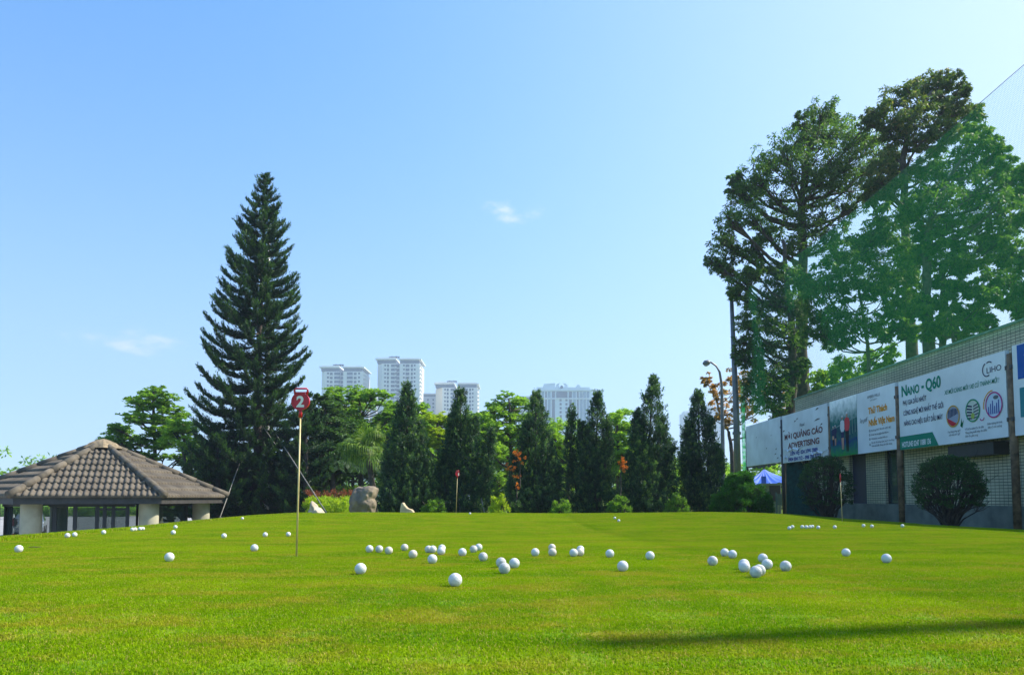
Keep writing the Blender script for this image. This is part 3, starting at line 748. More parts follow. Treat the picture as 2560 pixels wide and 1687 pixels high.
def Z5(l, q=1.1): return [(1700 + a * .574, 150 + b * .574, r * .574 * q * random.uniform(.85, 1.12)) for a, b, r in l]
tallA = Z5([(620,225,55),(645,260,35),(530,265,38),(575,300,40),(560,355,85),(640,340,70),(700,315,85),(770,330,70),(830,360,75),(450,400,85),(510,360,60),(320,500,75),(390,450,60),(470,510,100),(560,440,90),(650,430,90),(760,430,90),(840,450,80),(280,600,75),(400,600,85),(560,590,90),(680,560,90),(770,530,90),(850,560,60),
 (225,700,60),(310,690,70),(180,790,55),(150,880,42),(200,900,40),(250,830,45),(440,700,80),(540,700,80),(620,700,80),(740,650,60),(600,800,70),(680,770,60),(320,830,50),(370,760,50),(480,800,60),(245,560,40),(240,520,30),(330,560,50),(700,480,60),(610,520,60)])
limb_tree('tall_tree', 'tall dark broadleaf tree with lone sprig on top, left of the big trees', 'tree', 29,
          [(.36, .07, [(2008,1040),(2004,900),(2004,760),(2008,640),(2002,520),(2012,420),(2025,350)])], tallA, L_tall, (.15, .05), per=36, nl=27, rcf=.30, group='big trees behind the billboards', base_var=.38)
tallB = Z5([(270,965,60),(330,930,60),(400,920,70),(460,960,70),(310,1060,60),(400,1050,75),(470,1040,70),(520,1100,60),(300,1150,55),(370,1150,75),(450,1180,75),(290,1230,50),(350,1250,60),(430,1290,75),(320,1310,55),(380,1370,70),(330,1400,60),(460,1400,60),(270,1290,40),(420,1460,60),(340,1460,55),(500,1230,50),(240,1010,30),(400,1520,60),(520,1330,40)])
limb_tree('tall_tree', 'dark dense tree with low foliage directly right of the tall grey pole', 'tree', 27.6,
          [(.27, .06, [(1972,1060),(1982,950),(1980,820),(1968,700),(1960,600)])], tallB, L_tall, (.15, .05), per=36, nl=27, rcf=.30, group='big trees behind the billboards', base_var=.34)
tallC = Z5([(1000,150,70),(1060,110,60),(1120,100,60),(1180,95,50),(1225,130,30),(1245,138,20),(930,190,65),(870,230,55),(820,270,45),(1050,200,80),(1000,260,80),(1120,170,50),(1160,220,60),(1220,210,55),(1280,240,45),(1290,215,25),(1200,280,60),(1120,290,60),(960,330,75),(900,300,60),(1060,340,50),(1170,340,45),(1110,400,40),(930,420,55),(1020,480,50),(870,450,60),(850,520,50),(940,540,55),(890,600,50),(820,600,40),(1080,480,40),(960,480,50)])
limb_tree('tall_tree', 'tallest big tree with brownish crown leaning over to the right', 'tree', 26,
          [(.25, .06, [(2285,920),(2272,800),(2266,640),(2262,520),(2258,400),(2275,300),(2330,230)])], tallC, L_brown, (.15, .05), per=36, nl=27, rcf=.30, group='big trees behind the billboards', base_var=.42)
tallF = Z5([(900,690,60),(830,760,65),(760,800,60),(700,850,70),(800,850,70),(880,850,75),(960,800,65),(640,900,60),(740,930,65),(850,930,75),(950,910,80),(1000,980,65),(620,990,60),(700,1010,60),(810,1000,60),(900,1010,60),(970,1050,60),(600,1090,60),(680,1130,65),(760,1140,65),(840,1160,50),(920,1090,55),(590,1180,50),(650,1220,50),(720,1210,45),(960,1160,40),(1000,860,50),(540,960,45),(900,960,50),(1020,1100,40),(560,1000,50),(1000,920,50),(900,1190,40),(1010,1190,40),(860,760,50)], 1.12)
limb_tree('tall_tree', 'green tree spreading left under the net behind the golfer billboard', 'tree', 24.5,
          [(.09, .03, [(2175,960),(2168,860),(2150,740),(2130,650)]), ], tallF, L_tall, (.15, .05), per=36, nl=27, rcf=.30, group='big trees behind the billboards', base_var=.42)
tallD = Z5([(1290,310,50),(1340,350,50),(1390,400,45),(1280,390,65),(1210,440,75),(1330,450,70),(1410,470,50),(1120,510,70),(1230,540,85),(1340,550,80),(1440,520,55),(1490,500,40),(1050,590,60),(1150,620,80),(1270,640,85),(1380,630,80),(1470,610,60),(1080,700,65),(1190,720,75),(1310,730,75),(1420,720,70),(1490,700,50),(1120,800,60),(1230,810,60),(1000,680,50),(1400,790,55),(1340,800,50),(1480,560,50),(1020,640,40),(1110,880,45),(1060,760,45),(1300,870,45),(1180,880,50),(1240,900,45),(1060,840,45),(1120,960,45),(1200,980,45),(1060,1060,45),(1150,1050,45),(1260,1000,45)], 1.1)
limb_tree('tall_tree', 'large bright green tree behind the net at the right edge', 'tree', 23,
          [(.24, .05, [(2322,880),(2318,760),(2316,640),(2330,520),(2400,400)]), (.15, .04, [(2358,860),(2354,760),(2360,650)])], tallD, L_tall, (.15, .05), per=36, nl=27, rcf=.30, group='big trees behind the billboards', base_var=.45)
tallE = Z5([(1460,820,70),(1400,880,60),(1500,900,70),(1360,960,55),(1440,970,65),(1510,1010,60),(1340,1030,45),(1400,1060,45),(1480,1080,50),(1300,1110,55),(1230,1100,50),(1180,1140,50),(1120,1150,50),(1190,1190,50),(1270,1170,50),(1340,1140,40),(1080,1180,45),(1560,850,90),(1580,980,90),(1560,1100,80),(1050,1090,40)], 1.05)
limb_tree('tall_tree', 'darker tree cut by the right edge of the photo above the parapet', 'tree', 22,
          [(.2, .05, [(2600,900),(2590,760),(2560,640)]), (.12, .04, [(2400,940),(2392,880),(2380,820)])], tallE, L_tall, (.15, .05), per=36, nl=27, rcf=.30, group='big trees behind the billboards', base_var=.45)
limb_tree('young_tree', 'small bright green tree showing over the parapet behind the two dark trunks', 'tree', 26,
          [(.1, .03, [(2130,1000),(2125,940),(2120,900)])], Z5([(600,1400,45),(650,1370,50),(700,1350,55),(760,1330,55),(820,1330,50),(870,1300,45),(910,1270,35),(850,1370,45),(760,1390,45),(680,1410,40),(620,1440,40),(900,1330,30)]), L_mid, (.16, .055), per=12, nl=50, base_var=.5)
limb_tree('bronze_tree', 'sparse tree with bronze orange leaves behind the street lamp', 'tree', 33,
          [(.12, .03, [(1830,1130),(1822,1080),(1800,1040),(1790,990)])],
          [(1770,945,14),(1785,990,22),(1800,965,22),(1820,945,24),(1830,985,26),(1800,1020,24),(1840,1020,26),(1822,1050,24),(1850,960,24),(1862,1000,26),(1790,1045,15),(1765,955,10),(1900,980,26),(1930,960,26),(1960,985,26),(1880,1030,24),(1950,1030,22),(1875,940,22)], L_autumn, (.16, .07), per=8, nl=26, base_var=.45)

# layered feathery trees behind the junipers
def fan(px, py, wd, n, rr, skew=0):
    return [(px + wd * (random.random() * 2 - 1), py + random.uniform(-8, 8) + skew * i, rr * random.uniform(.7, 1.2)) for i in range(n)]
kw = dict(leaf=(.11, .042), flat=.55, per=20, nl=34, rcf=.34, axis_h=True, dspread=.7, group='feathery trees behind the juniper row')
def layered(label, Z, cx, top, bot, w0, w1, m, trunk_base=1262, bv=.42, rows=None, name='feathery_tree', **k2):
    k = dict(kw); k.update(k2); B = []
    n_b = int((w0 + w1) * (bot - top) * .80 / 300)
    for i in range(n_b):
        f = ((i + random.random()) / n_b) ** .85; hw = w0 + (w1 - w0) * math.sin(min(1, f * 1.3) * math.pi / 2)
        x = cx + hw * random.uniform(-1, 1); y = top + 14 + (bot - top - 14) * f + 10 * ((x - cx) / hw) ** 2
        B.append((x, y, 22 * random.uniform(.7, 1.35)))
    return limb_tree(name, label, 'tree', Z, [(.17, .04, [(cx, trunk_base), (cx + 3, (top + trunk_base) / 2 + 30), (cx - 2, top + 25)])], B, m, base_var=bv, **k)
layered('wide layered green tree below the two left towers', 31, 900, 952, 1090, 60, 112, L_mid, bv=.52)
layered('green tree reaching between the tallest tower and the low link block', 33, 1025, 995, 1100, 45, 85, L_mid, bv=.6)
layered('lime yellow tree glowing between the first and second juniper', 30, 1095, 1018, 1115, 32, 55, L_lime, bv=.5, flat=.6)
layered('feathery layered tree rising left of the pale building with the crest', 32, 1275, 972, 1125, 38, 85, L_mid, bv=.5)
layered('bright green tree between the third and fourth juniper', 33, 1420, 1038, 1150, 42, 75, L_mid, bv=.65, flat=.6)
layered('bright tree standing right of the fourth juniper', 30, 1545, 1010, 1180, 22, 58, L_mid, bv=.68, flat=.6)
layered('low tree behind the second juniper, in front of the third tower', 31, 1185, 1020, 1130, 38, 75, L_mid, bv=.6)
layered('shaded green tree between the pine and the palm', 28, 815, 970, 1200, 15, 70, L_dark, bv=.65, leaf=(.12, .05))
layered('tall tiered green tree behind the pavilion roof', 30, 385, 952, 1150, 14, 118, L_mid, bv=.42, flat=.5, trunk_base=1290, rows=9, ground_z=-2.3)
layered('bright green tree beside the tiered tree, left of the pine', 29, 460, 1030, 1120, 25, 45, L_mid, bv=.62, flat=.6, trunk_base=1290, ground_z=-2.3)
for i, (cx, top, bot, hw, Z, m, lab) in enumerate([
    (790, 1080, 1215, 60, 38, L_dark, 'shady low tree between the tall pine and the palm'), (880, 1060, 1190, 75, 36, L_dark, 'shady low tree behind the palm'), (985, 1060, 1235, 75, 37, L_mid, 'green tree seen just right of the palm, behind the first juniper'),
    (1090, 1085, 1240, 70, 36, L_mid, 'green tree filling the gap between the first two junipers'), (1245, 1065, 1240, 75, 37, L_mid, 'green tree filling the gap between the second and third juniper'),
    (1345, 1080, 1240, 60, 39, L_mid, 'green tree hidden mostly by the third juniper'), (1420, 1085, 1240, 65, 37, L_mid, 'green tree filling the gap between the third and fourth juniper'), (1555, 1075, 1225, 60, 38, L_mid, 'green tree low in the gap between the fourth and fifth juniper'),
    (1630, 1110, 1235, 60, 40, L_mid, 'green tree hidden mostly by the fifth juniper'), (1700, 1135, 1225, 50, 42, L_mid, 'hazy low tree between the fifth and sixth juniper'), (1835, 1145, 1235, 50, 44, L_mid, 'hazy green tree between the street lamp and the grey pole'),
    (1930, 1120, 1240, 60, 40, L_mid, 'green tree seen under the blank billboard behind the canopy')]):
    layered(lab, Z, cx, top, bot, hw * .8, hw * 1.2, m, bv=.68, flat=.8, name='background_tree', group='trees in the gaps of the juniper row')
for cx, top, lab in [(15, 1166, 'small distant tree at the left edge above the pavilion roof'), (60, 1160, 'small distant tree left of the pavilion roof slope')]:
    layered(lab, 90, cx, top, 1215, 20, 36, L_mid, name='distant_tree', group='distant trees at the left edge', leaf=(.35, .16), ground_z=-2.3, nl=30, per=8)

# ------------------------------------------------------------------ tall whorled pine
def whorl_pine(name, label, Z, cxs, prof, y0, y1, nwh, m, dens=1.0, ground_z=-2.3, r0=.2, holes=()):
    k = Z / F
    def cx(y): return np.interp(y, [c[1] for c in cxs], [c[0] for c in cxs])
    g = at(float(cx(1290)), 1290, Z); root = thing(name, label, 'pine tree', (g.x, Z, ground_z))
    tp = [Vector((g.x, Z, ground_z))] + [at(float(cx(y)), y, Z) for y in np.linspace(1280, y0 + 6, 24)]
    MB().tube(tp, list(np.linspace(r0, .015, 25)), 12).build('trunk', M_bark_d, root, True)
    mb = MB(); CN, AX, LL, WW, BV = [], [], [], [], []
    for w_ in range(nwh):
        f = (w_ / (nwh - 1)) ** 1.12; y = y0 + 12 + (y1 - y0 - 12) * f
        lw, rw = np.interp(y, [p[0] for p in prof], [p[1] for p in prof]), np.interp(y, [p[0] for p in prof], [p[2] for p in prof])
        nb = 8 if f > .1 else 6; ph = random.random() * 6
        for b in range(nb):
            a = ph + b * 2 * math.pi / nb + random.uniform(-.18, .18); ca, sa = math.cos(a), math.sin(a)
            L_ = (rw if ca > 0 else lw) * k * random.uniform(.74, 1.09)
            if f > .25 and random.random() < .06: continue
            P0 = at(float(cx(y)), y + random.uniform(-5, 5), Z); d = Vector((ca, sa, 0)); n_ = 9
            dz = .30 * L_ * (1 + .5 * f); up = .02 + .42 * (1 - f) ** 1.5
            pts = []
            for i in range(n_):
                t = i / (n_ - 1)
                z = L_ * up * t - dz * .55 * math.sin(t * math.pi * .72) + dz * .55 * t ** 3
                pts.append(P0 + d * (L_ * t) + Vector((0, 0, z)))
            mb.tube(pts, list(np.linspace(max(.012, .02 * L_), .006, n_)), 5, False)
            side = Vector((-sa, ca, 0)); nrope = max(6, int(L_ * 30 * dens))
            for j in range(nrope):
                t = .14 + .86 * (j + random.random()) / nrope if f > .12 else random.random()
                i = min(n_ - 2, int(t * (n_ - 1))); fr = t * (n_ - 1) - i; P = pts[i].lerp(pts[i + 1], fr); T_ = (pts[i + 1] - pts[i]).normalized()
                wd = (1.15 - t) * .35 + .08
                ax = (T_ * .75 + side * random.uniform(-1, 1) * (1.0 if t < .9 else .5) + Vector((0, 0, random.uniform(.05, 1.0)))).normalized()
                rl = random.uniform(.24, .46) * (.2 + .8 * min(1, L_ / 1.3)) * (1.15 - .3 * t)
                nc = max(6, int(44 * rl)) + 4
                tt = rng.random(nc)[:, None]; cen = np.array(P) + np.array(ax) * rl * tt + rng.normal(0, .028, (nc, 3))
                CN.append(cen); AX.append(np.array(ax) * .9 + rng.normal(0, .33, (nc, 3))); LL.append(rng.uniform(.10, .18, nc)); WW.append(rng.uniform(.020, .036, nc))
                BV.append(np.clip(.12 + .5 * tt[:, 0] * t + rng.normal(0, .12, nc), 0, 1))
    mb.build('branches', M_bark_d, root, True)
    V, Fc, n = leaf_cards(np.concatenate(CN), np.concatenate(AX), np.concatenate(LL), np.concatenate(WW)); bv = np.concatenate(BV)
    np_mesh('needles', V, Fc, m, root, np.concatenate([bv, bv])); return root
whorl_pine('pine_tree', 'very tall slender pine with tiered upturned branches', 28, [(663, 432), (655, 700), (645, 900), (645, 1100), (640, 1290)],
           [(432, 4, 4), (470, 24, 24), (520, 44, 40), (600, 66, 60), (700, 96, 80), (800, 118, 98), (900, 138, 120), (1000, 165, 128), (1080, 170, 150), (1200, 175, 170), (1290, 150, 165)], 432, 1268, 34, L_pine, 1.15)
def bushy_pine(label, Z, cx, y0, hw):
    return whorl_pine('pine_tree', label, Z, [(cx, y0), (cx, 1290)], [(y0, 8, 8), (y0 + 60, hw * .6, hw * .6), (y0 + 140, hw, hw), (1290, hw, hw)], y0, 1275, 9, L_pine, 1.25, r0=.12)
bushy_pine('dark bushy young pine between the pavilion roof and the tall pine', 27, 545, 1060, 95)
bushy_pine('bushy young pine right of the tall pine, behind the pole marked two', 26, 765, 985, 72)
layered('dark broadleaf mass low behind the left young pine', 31, 500, 1105, 1290, 50, 85, L_dark, name='background_tree', bv=.3, flat=.8, trunk_base=1295, ground_z=-2.3, nl=60, per=12, group='dark trees at the foot of the tall pine')
layered('dark broadleaf mass low behind the right young pine', 31, 720, 1105, 1290, 50, 90, L_dark, name='background_tree', bv=.35, flat=.8, trunk_base=1295, ground_z=-2.3, nl=60, per=12, group='dark trees at the foot of the tall pine')
M_lampw = mat('white_post', (.62, .63, .62), .4, noise=.05)
c = at(668, 1290, 30); c.z = -2.3
tag(MB().tube([c, at(669, 900, 30), at(672, 560, 30)], [.10, .085, .06], 12).build('light_pole', M_lampw, None, True), 'tall white light pole hidden inside the tall pine', 'light pole')
M_stake = mat('bamboo_stake', (.20, .19, .16), .7, noise=.2, scale=10)
for (a, b, Za, Zb, lab) in [((602, 1150), (546, 1292), 27, 22, 'thin leaning stake left of the tall pine'), ((690, 1085), (826, 1282), 27, 19.5, 'long pale stake leaning from the pine down to the yellow hedge'),
                            ((655, 1062), (690, 1102), 27.4, 26.5, 'short grey prop under the pine branches'), ((1148, 1245), (1152, 1290), 20, 20, 'short pale prop at the foot of the second juniper, left one'), ((1203, 1245), (1216, 1290), 20, 19.8, 'short pale prop at the foot of the second juniper, right one')]:
    tag(MB().tube([at(*a, Za), at(*b, Zb) + Vector((0, 0, -.15))], .016, 8).build('support_stake', M_stake, None, True), lab, 'stake', 'stakes propping the trees')

# ------------------------------------------------------------------ juniper row
def juniper(label, Z, flames, base, lean=0):
    """flames: (px centre at base, px at tip, py tip, py base, half width px)"""
    k = Z / F; g = at(base, 1290, Z); gz = tz(g.x, Z); root = thing('juniper', label, 'juniper', (g.x, Z, gz), 'row of dark junipers behind the green')
    mt = MB(); CN, AX, BV = [], [], []
    for fi, (xb, xt, yt, yb, hw) in enumerate(flames):
        B = at(xb, yb, Z) + Vector((0, random.uniform(-.25, .25), 0)); Tp = at(xt, yt, Z) + Vector((0, random.uniform(-.15, .15), 0)); H_ = (Tp - B).length
        s0 = Vector((g.x + random.uniform(-.05, .05), Z, gz)); mt.tube([s0, s0.lerp(B, .6) + Vector((0, 0, .1)), B.lerp(Tp, .25), B.lerp(Tp, .9)], [.07, .05, .035, .008], 8)
        hwm = hw * k * (1.38 if fi == 0 else 1.08 if yb > 1250 else .95); n_c = int(hwm * H_ * 150) + 26
        for i in range(n_c):
            t = random.random() ** .9; c0 = B.lerp(Tp, t)
            wr = hwm * (min(1, .62 + t * 1.6) * (1 - t) ** .78 + .03)
            a = random.uniform(0, 2 * math.pi); rr = wr * random.uniform(.45, 1.05) * random.uniform(.86, 1.12)
            o_ = Vector((math.cos(a), math.sin(a), 0)); c1 = c0 + o_ * rr
            ln = random.uniform(.16, .34) * (1.15 - .3 * t); ax = (o_ * random.uniform(.25, .9) * (1 - .45 * t) + Vector((0, 0, 1)) * random.uniform(.7, 1.2) + Vector((random.gauss(0, .25), random.gauss(0, .25), 0))).normalized()
            n_ = 46; tt = rng.random(n_)[:, None]
            rad = .060 * (1 - tt * .8) * (.6 + ln * 2)
            cen = np.array(c1) + np.array(ax) * ln * (tt - .25) + rng.normal(size=(n_, 3)) * rad
            CN.append(cen); AX.append(np.array(ax) + rng.normal(0, .55, (n_, 3))); BV.append(np.clip(.12 + .75 * tt[:, 0] ** 2 * random.uniform(.2, 1.3) + rng.normal(0, .1, n_), 0, 1))  # needles turn lighter towards tuft tips, sunlit look put into the colour
    mt.build('trunk', M_bark_d, root, True)
    CN = np.concatenate(CN); n_ = len(CN); V, Fc, n = leaf_cards(CN, np.concatenate(AX), rng.uniform(.05, .095, n_), rng.uniform(.014, .026, n_)); bv = np.concatenate(BV)
    np_mesh('foliage', V, Fc, L_jun, root, np.concatenate([bv, bv]))
    return root
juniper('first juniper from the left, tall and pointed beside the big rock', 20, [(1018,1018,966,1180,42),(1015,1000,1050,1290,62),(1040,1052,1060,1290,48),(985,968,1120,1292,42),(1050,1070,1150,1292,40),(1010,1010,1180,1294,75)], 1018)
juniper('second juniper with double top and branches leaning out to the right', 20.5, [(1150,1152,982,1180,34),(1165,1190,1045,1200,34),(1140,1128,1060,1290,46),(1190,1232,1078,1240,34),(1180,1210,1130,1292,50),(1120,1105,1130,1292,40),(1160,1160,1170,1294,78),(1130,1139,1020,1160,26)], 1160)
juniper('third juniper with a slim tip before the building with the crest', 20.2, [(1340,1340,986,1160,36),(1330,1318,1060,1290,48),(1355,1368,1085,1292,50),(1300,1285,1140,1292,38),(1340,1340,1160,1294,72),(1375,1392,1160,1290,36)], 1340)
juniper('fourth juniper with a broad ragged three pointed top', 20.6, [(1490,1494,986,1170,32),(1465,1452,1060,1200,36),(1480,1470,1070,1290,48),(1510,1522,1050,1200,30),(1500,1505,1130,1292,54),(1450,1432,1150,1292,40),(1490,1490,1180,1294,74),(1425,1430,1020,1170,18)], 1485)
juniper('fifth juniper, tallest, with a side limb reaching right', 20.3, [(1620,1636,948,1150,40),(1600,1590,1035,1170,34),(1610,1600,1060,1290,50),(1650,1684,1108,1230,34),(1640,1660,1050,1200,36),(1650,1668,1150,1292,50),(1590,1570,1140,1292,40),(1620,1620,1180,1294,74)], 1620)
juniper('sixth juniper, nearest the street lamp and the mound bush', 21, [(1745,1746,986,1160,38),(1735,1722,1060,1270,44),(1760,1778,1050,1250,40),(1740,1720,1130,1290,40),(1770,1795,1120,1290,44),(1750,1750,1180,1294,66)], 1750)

def leaf_mass(name, label, cat, pts_fn, n_cl, rc, nl, leaf, m, group=None, loc=None, up=.3, bv=.45, stems=None):
    """shrub: clusters of small leaves around given centres, plus visible stems"""
    root = thing(name, label, cat, loc, group); parts = []
    for i in range(n_cl):
        c0 = np.array(pts_fn()); n_ = nl; o_ = sphere_pts(n_, .5) * rc; A = nrm(o_) + rng.normal(0, .4, (n_, 3)); A[:, 2] += up
        parts.append((c0 + o_, A, rng.uniform(.7, 1.25, n_) * leaf[0], rng.uniform(.7, 1.2, n_) * leaf[1], bv + random.gauss(0, .1)))
    crown('foliage', parts, m, root)
    if stems:
        mb = MB()
        for s in stems: mb.tube(s, list(np.linspace(.02, .006, len(s))), 6, False)
        mb.build('stems', M_bark_d, root, True)
    return root
def ell(c, rx, ry, rz, shell=.35, half=False):
    def f():
        d = sphere_pts(1, shell)[0]; z = abs(d[2]) if half else d[2]; return (c[0] + d[0] * rx, c[1] + d[1] * ry, c[2] + z * rz)
    return f
def simple_stems(c, n, r, h):
    return [[Vector((c[0] + random.uniform(-.04, .04), c[1], c[2])), Vector((c[0] + random.uniform(-r, r) * .5, c[1] + random.uniform(-r, r) * .4, c[2] + h * .5)), Vector((c[0] + random.uniform(-r, r), c[1] + random.uniform(-r, r) * .6, c[2] + h * .9))] for _ in range(n)]
for (px, py, rp, hp, Z, m, bv, lab) in [(1248, 1262, 26, 26, 18.8, L_hedge, .55, 'small yellow green bush between the second and third juniper'),
                            (1088, 1268, 34, 22, 19.3, L_mid, .4, 'low green bush between the first and second juniper'), (1405, 1270, 30, 22, 19.3, L_mid, .35, 'low dark green bush between the third and fourth juniper'),
                            (1548, 1266, 30, 28, 19.2, L_mid, .45, 'low green bush between the fourth and fifth juniper'), (1690, 1262, 32, 30, 19.2, L_mid, .4, 'low green bush between the fifth and sixth juniper'), (1290, 1270, 22, 20, 19.5, L_dark, .6, 'low dark bush left of the third juniper foot')]:
    c = at(px, 1290, Z); k = Z / F; c.z = tz(c.x, Z)
    top = at(px, py - hp, Z).z; cz = (top + c.z) / 2
    leaf_mass('shrub', lab, 'bush', ell((c.x, Z, cz), rp * k, rp * k * .7, (top - c.z) / 2, .4), 90, .07, 60, (.05, .022), m, 'low bushes between the junipers', (c.x, Z, c.z), bv=bv, stems=simple_stems((c.x, Z, c.z), 9, rp * k, top - c.z))
for (a, b, lab) in [((1288, 1128), (1300, 1160), 'orange flowering vine climbing the left side of the third juniper'), ((1275, 1165), (1292, 1215), 'lower orange flowers left of the third juniper'), ((1558, 1155), (1552, 1175), 'small orange flower cluster between the fourth and fifth juniper')]:
    A_, B_ = at(*a, 19.6), at(*b, 19.6)
    leaf_mass('flowering_vine', lab, 'flowers', lambda: tuple(A_.lerp(B_, random.random()) + Vector((random.gauss(0, .07), random.gauss(0, .05), random.gauss(0, .05)))), 14, .05, 12, (.055, .04), L_orange, 'orange flowers on the junipers', tuple(B_), stems=[[B_ + Vector((0, 0, -.6)), B_, A_]])

# flower hedges, left centre
c0, c1 = at(770, 1290, 24), at(885, 1290, 24)
def hedge_fn(x0, x1, y0, y1, z0, z1): return lambda: (random.uniform(x0, x1), random.uniform(y0, y1), random.uniform(z0, z1) ** 1)
hz = -.75
leaf_mass('flower_hedge', 'bright yellow green hedge beside the big rock', 'hedge', hedge_fn(at(778, 1290, 22).x, at(890, 1290, 22).x, 21.2, 22.8, hz, at(800, 1246, 22).z), 420, .11, 46, (.075, .028), L_hedge, None, ((c0.x + c1.x) / 2, 22, hz), up=.9, bv=.5, stems=simple_stems((at(830, 1290, 22).x, 22, hz), 12, .7, .9))
leaf_mass('flower_hedge', 'dark red leaved hedge strip behind the yellow hedge', 'hedge', hedge_fn(at(775, 1290, 25).x, at(905, 1290, 25).x, 24.4, 25.6, hz, at(800, 1228, 25).z), 260, .11, 46, (.075, .03), L_red, None, ((c0.x + c1.x) / 2, 25, hz), up=.6, stems=simple_stems((at(830, 1290, 25).x, 25, hz), 12, .7, .9))
leaf_mass('clipped_hedge', 'clipped green hedge behind the red leaved strip', 'hedge', hedge_fn(at(770, 1290, 29).x, at(925, 1290, 29).x, 28.2, 29.6, hz, at(800, 1214, 29).z), 300, .12, 46, (.08, .035), L_mid, None, ((c0.x + c1.x) / 2, 29, hz), up=.3, bv=.6, stems=simple_stems((at(830, 1290, 29).x, 29, hz), 12, .7, .9))
for i, (x0, x1, Y0, zt) in enumerate([(-75, -30, 100, -.9), (-30, -8, 102, -.8)]):
    leaf_mass('clipped_hedge', ['long green hedge beyond the parking lot, left stretch', 'long green hedge beyond the parking lot, right stretch'][i], 'hedge', hedge_fn(x0, x1, Y0, Y0 + 2, -2.2, zt), 700, .45, 30, (.35, .16), L_mid, 'hedges beyond the parking lot', ((x0 + x1) / 2, Y0, -2.3), bv=.7)

# fan palm
def fan_palm(Z, cpx, cpy, base):
    C0 = at(cpx, cpy, Z); g = at(*base, Z); gz = tz(g.x, Z)
    root = thing('fan_palm', 'fan palm with drooping pleated leaves above the big rock', 'palm tree', (g.x, Z, gz))
    MB().tube([Vector((g.x, Z, gz - .05)), Vector((g.x, Z, gz + .8)), C0 + Vector((.02, 0, -.1))], [.13, .10, .085], 14).build('trunk', M_bark, root, True)
    Lp = leaf_mat('palm_leaf', [(.03, .08, .012), (.10, .19, .02), (.30, .38, .06)], .4, nscale=2.5, namt=.3)
    for i in range(20):
        az = i * 2.39996; el = random.uniform(-.45, .95) if i > 3 else 1.2; d = Vector((math.cos(az) * math.cos(el), math.sin(az) * math.cos(el), math.sin(el)))
        pl = random.uniform(.35, .6); hub = C0 + d * pl; rad = random.uniform(.42, .6)
        side = d.cross(Vector((0, 0, 1))).normalized(); nn = side.cross(d).normalized()
        V, Fc, va = [], [], []
        ns = 26
        for j in range(ns):
            a = (j / (ns - 1) - .5) * 4.0; dr = (d * math.cos(a) + side * math.sin(a)).normalized(); sd = dr.cross(nn).normalized() * .016
            q0 = hub + dr * .02; q1 = hub + dr * rad * .55 + nn * .03 * (-1) ** j; q2 = hub + dr * rad * .85 + Vector((0, 0, -.07)); q3 = hub + dr * rad * .95 + Vector((0, 0, -.28 - .1 * random.random()))
            b_ = len(V); V += [q0 - sd * .3, q0 + sd * .3, q1 + sd * 1.5, q1 - sd * 1.5, q2 + sd * .9, q2 - sd * .9, q3 + sd * .15, q3 - sd * .15]
            Fc += [(b_, b_ + 1, b_ + 2, b_ + 3), (b_ + 3, b_ + 2, b_ + 4, b_ + 5), (b_ + 5, b_ + 4, b_ + 6, b_ + 7)]; va += [random.uniform(.2, .8)] * 3
        lf = np_mesh('leaf', np.array([tuple(v) for v in V]), Fc, Lp, root, va)
        MB().tube([C0, C0.lerp(hub, .5) + Vector((0, 0, .02)), hub], [.016, .012, .009], 6, False).build('leaf_stalk', L_mid, lf)
fan_palm(23.5, 918, 1128, (936, 1262))
def feather_palm(px, Z, h0, label):
    g = at(px, 1262, Z); gz = tz(g.x, Z); T0 = at(px, h0, Z)
    root = thing('palm_tree', label, 'palm tree', (g.x, Z, gz), 'slim palms in the shade behind the hedges')
    MB().tube([Vector((g.x, Z, gz)), Vector((g.x, Z, gz + .7)), T0], [.20, .13, .08], 12).build('trunk', M_bark, root, True)
    P = []
    for i in range(14):
        az = i * 2.4; pts = [T0 + Vector((math.cos(az) * 1.1 * t, math.sin(az) * 1.1 * t, .75 * t - 1.0 * t * t)) for t in np.linspace(0, 1, 10)]
        for j in range(9):
            t_ = (pts[j + 1] - pts[j]).normalized(); s = t_.cross(Vector((0, 0, 1))).normalized()
            for q in range(10):
                for sg in (-1, 1):
                    P.append((pts[j].lerp(pts[j + 1], q / 10) + s * sg * .12 + Vector((0, 0, -.05)), s * sg + t_ * .4 + Vector((0, 0, -.4))))
    crown('fronds', [(np.array([tuple(a) for a, b in P]), np.array([tuple(b) for a, b in P]), .3, .03, .4)], L_dark, root)
feather_palm(832, 27, 1160, 'slim palm trunk between the pine and the fan palm'); feather_palm(903, 29, 1165, 'slim palm trunk just left of the fan palm trunk')

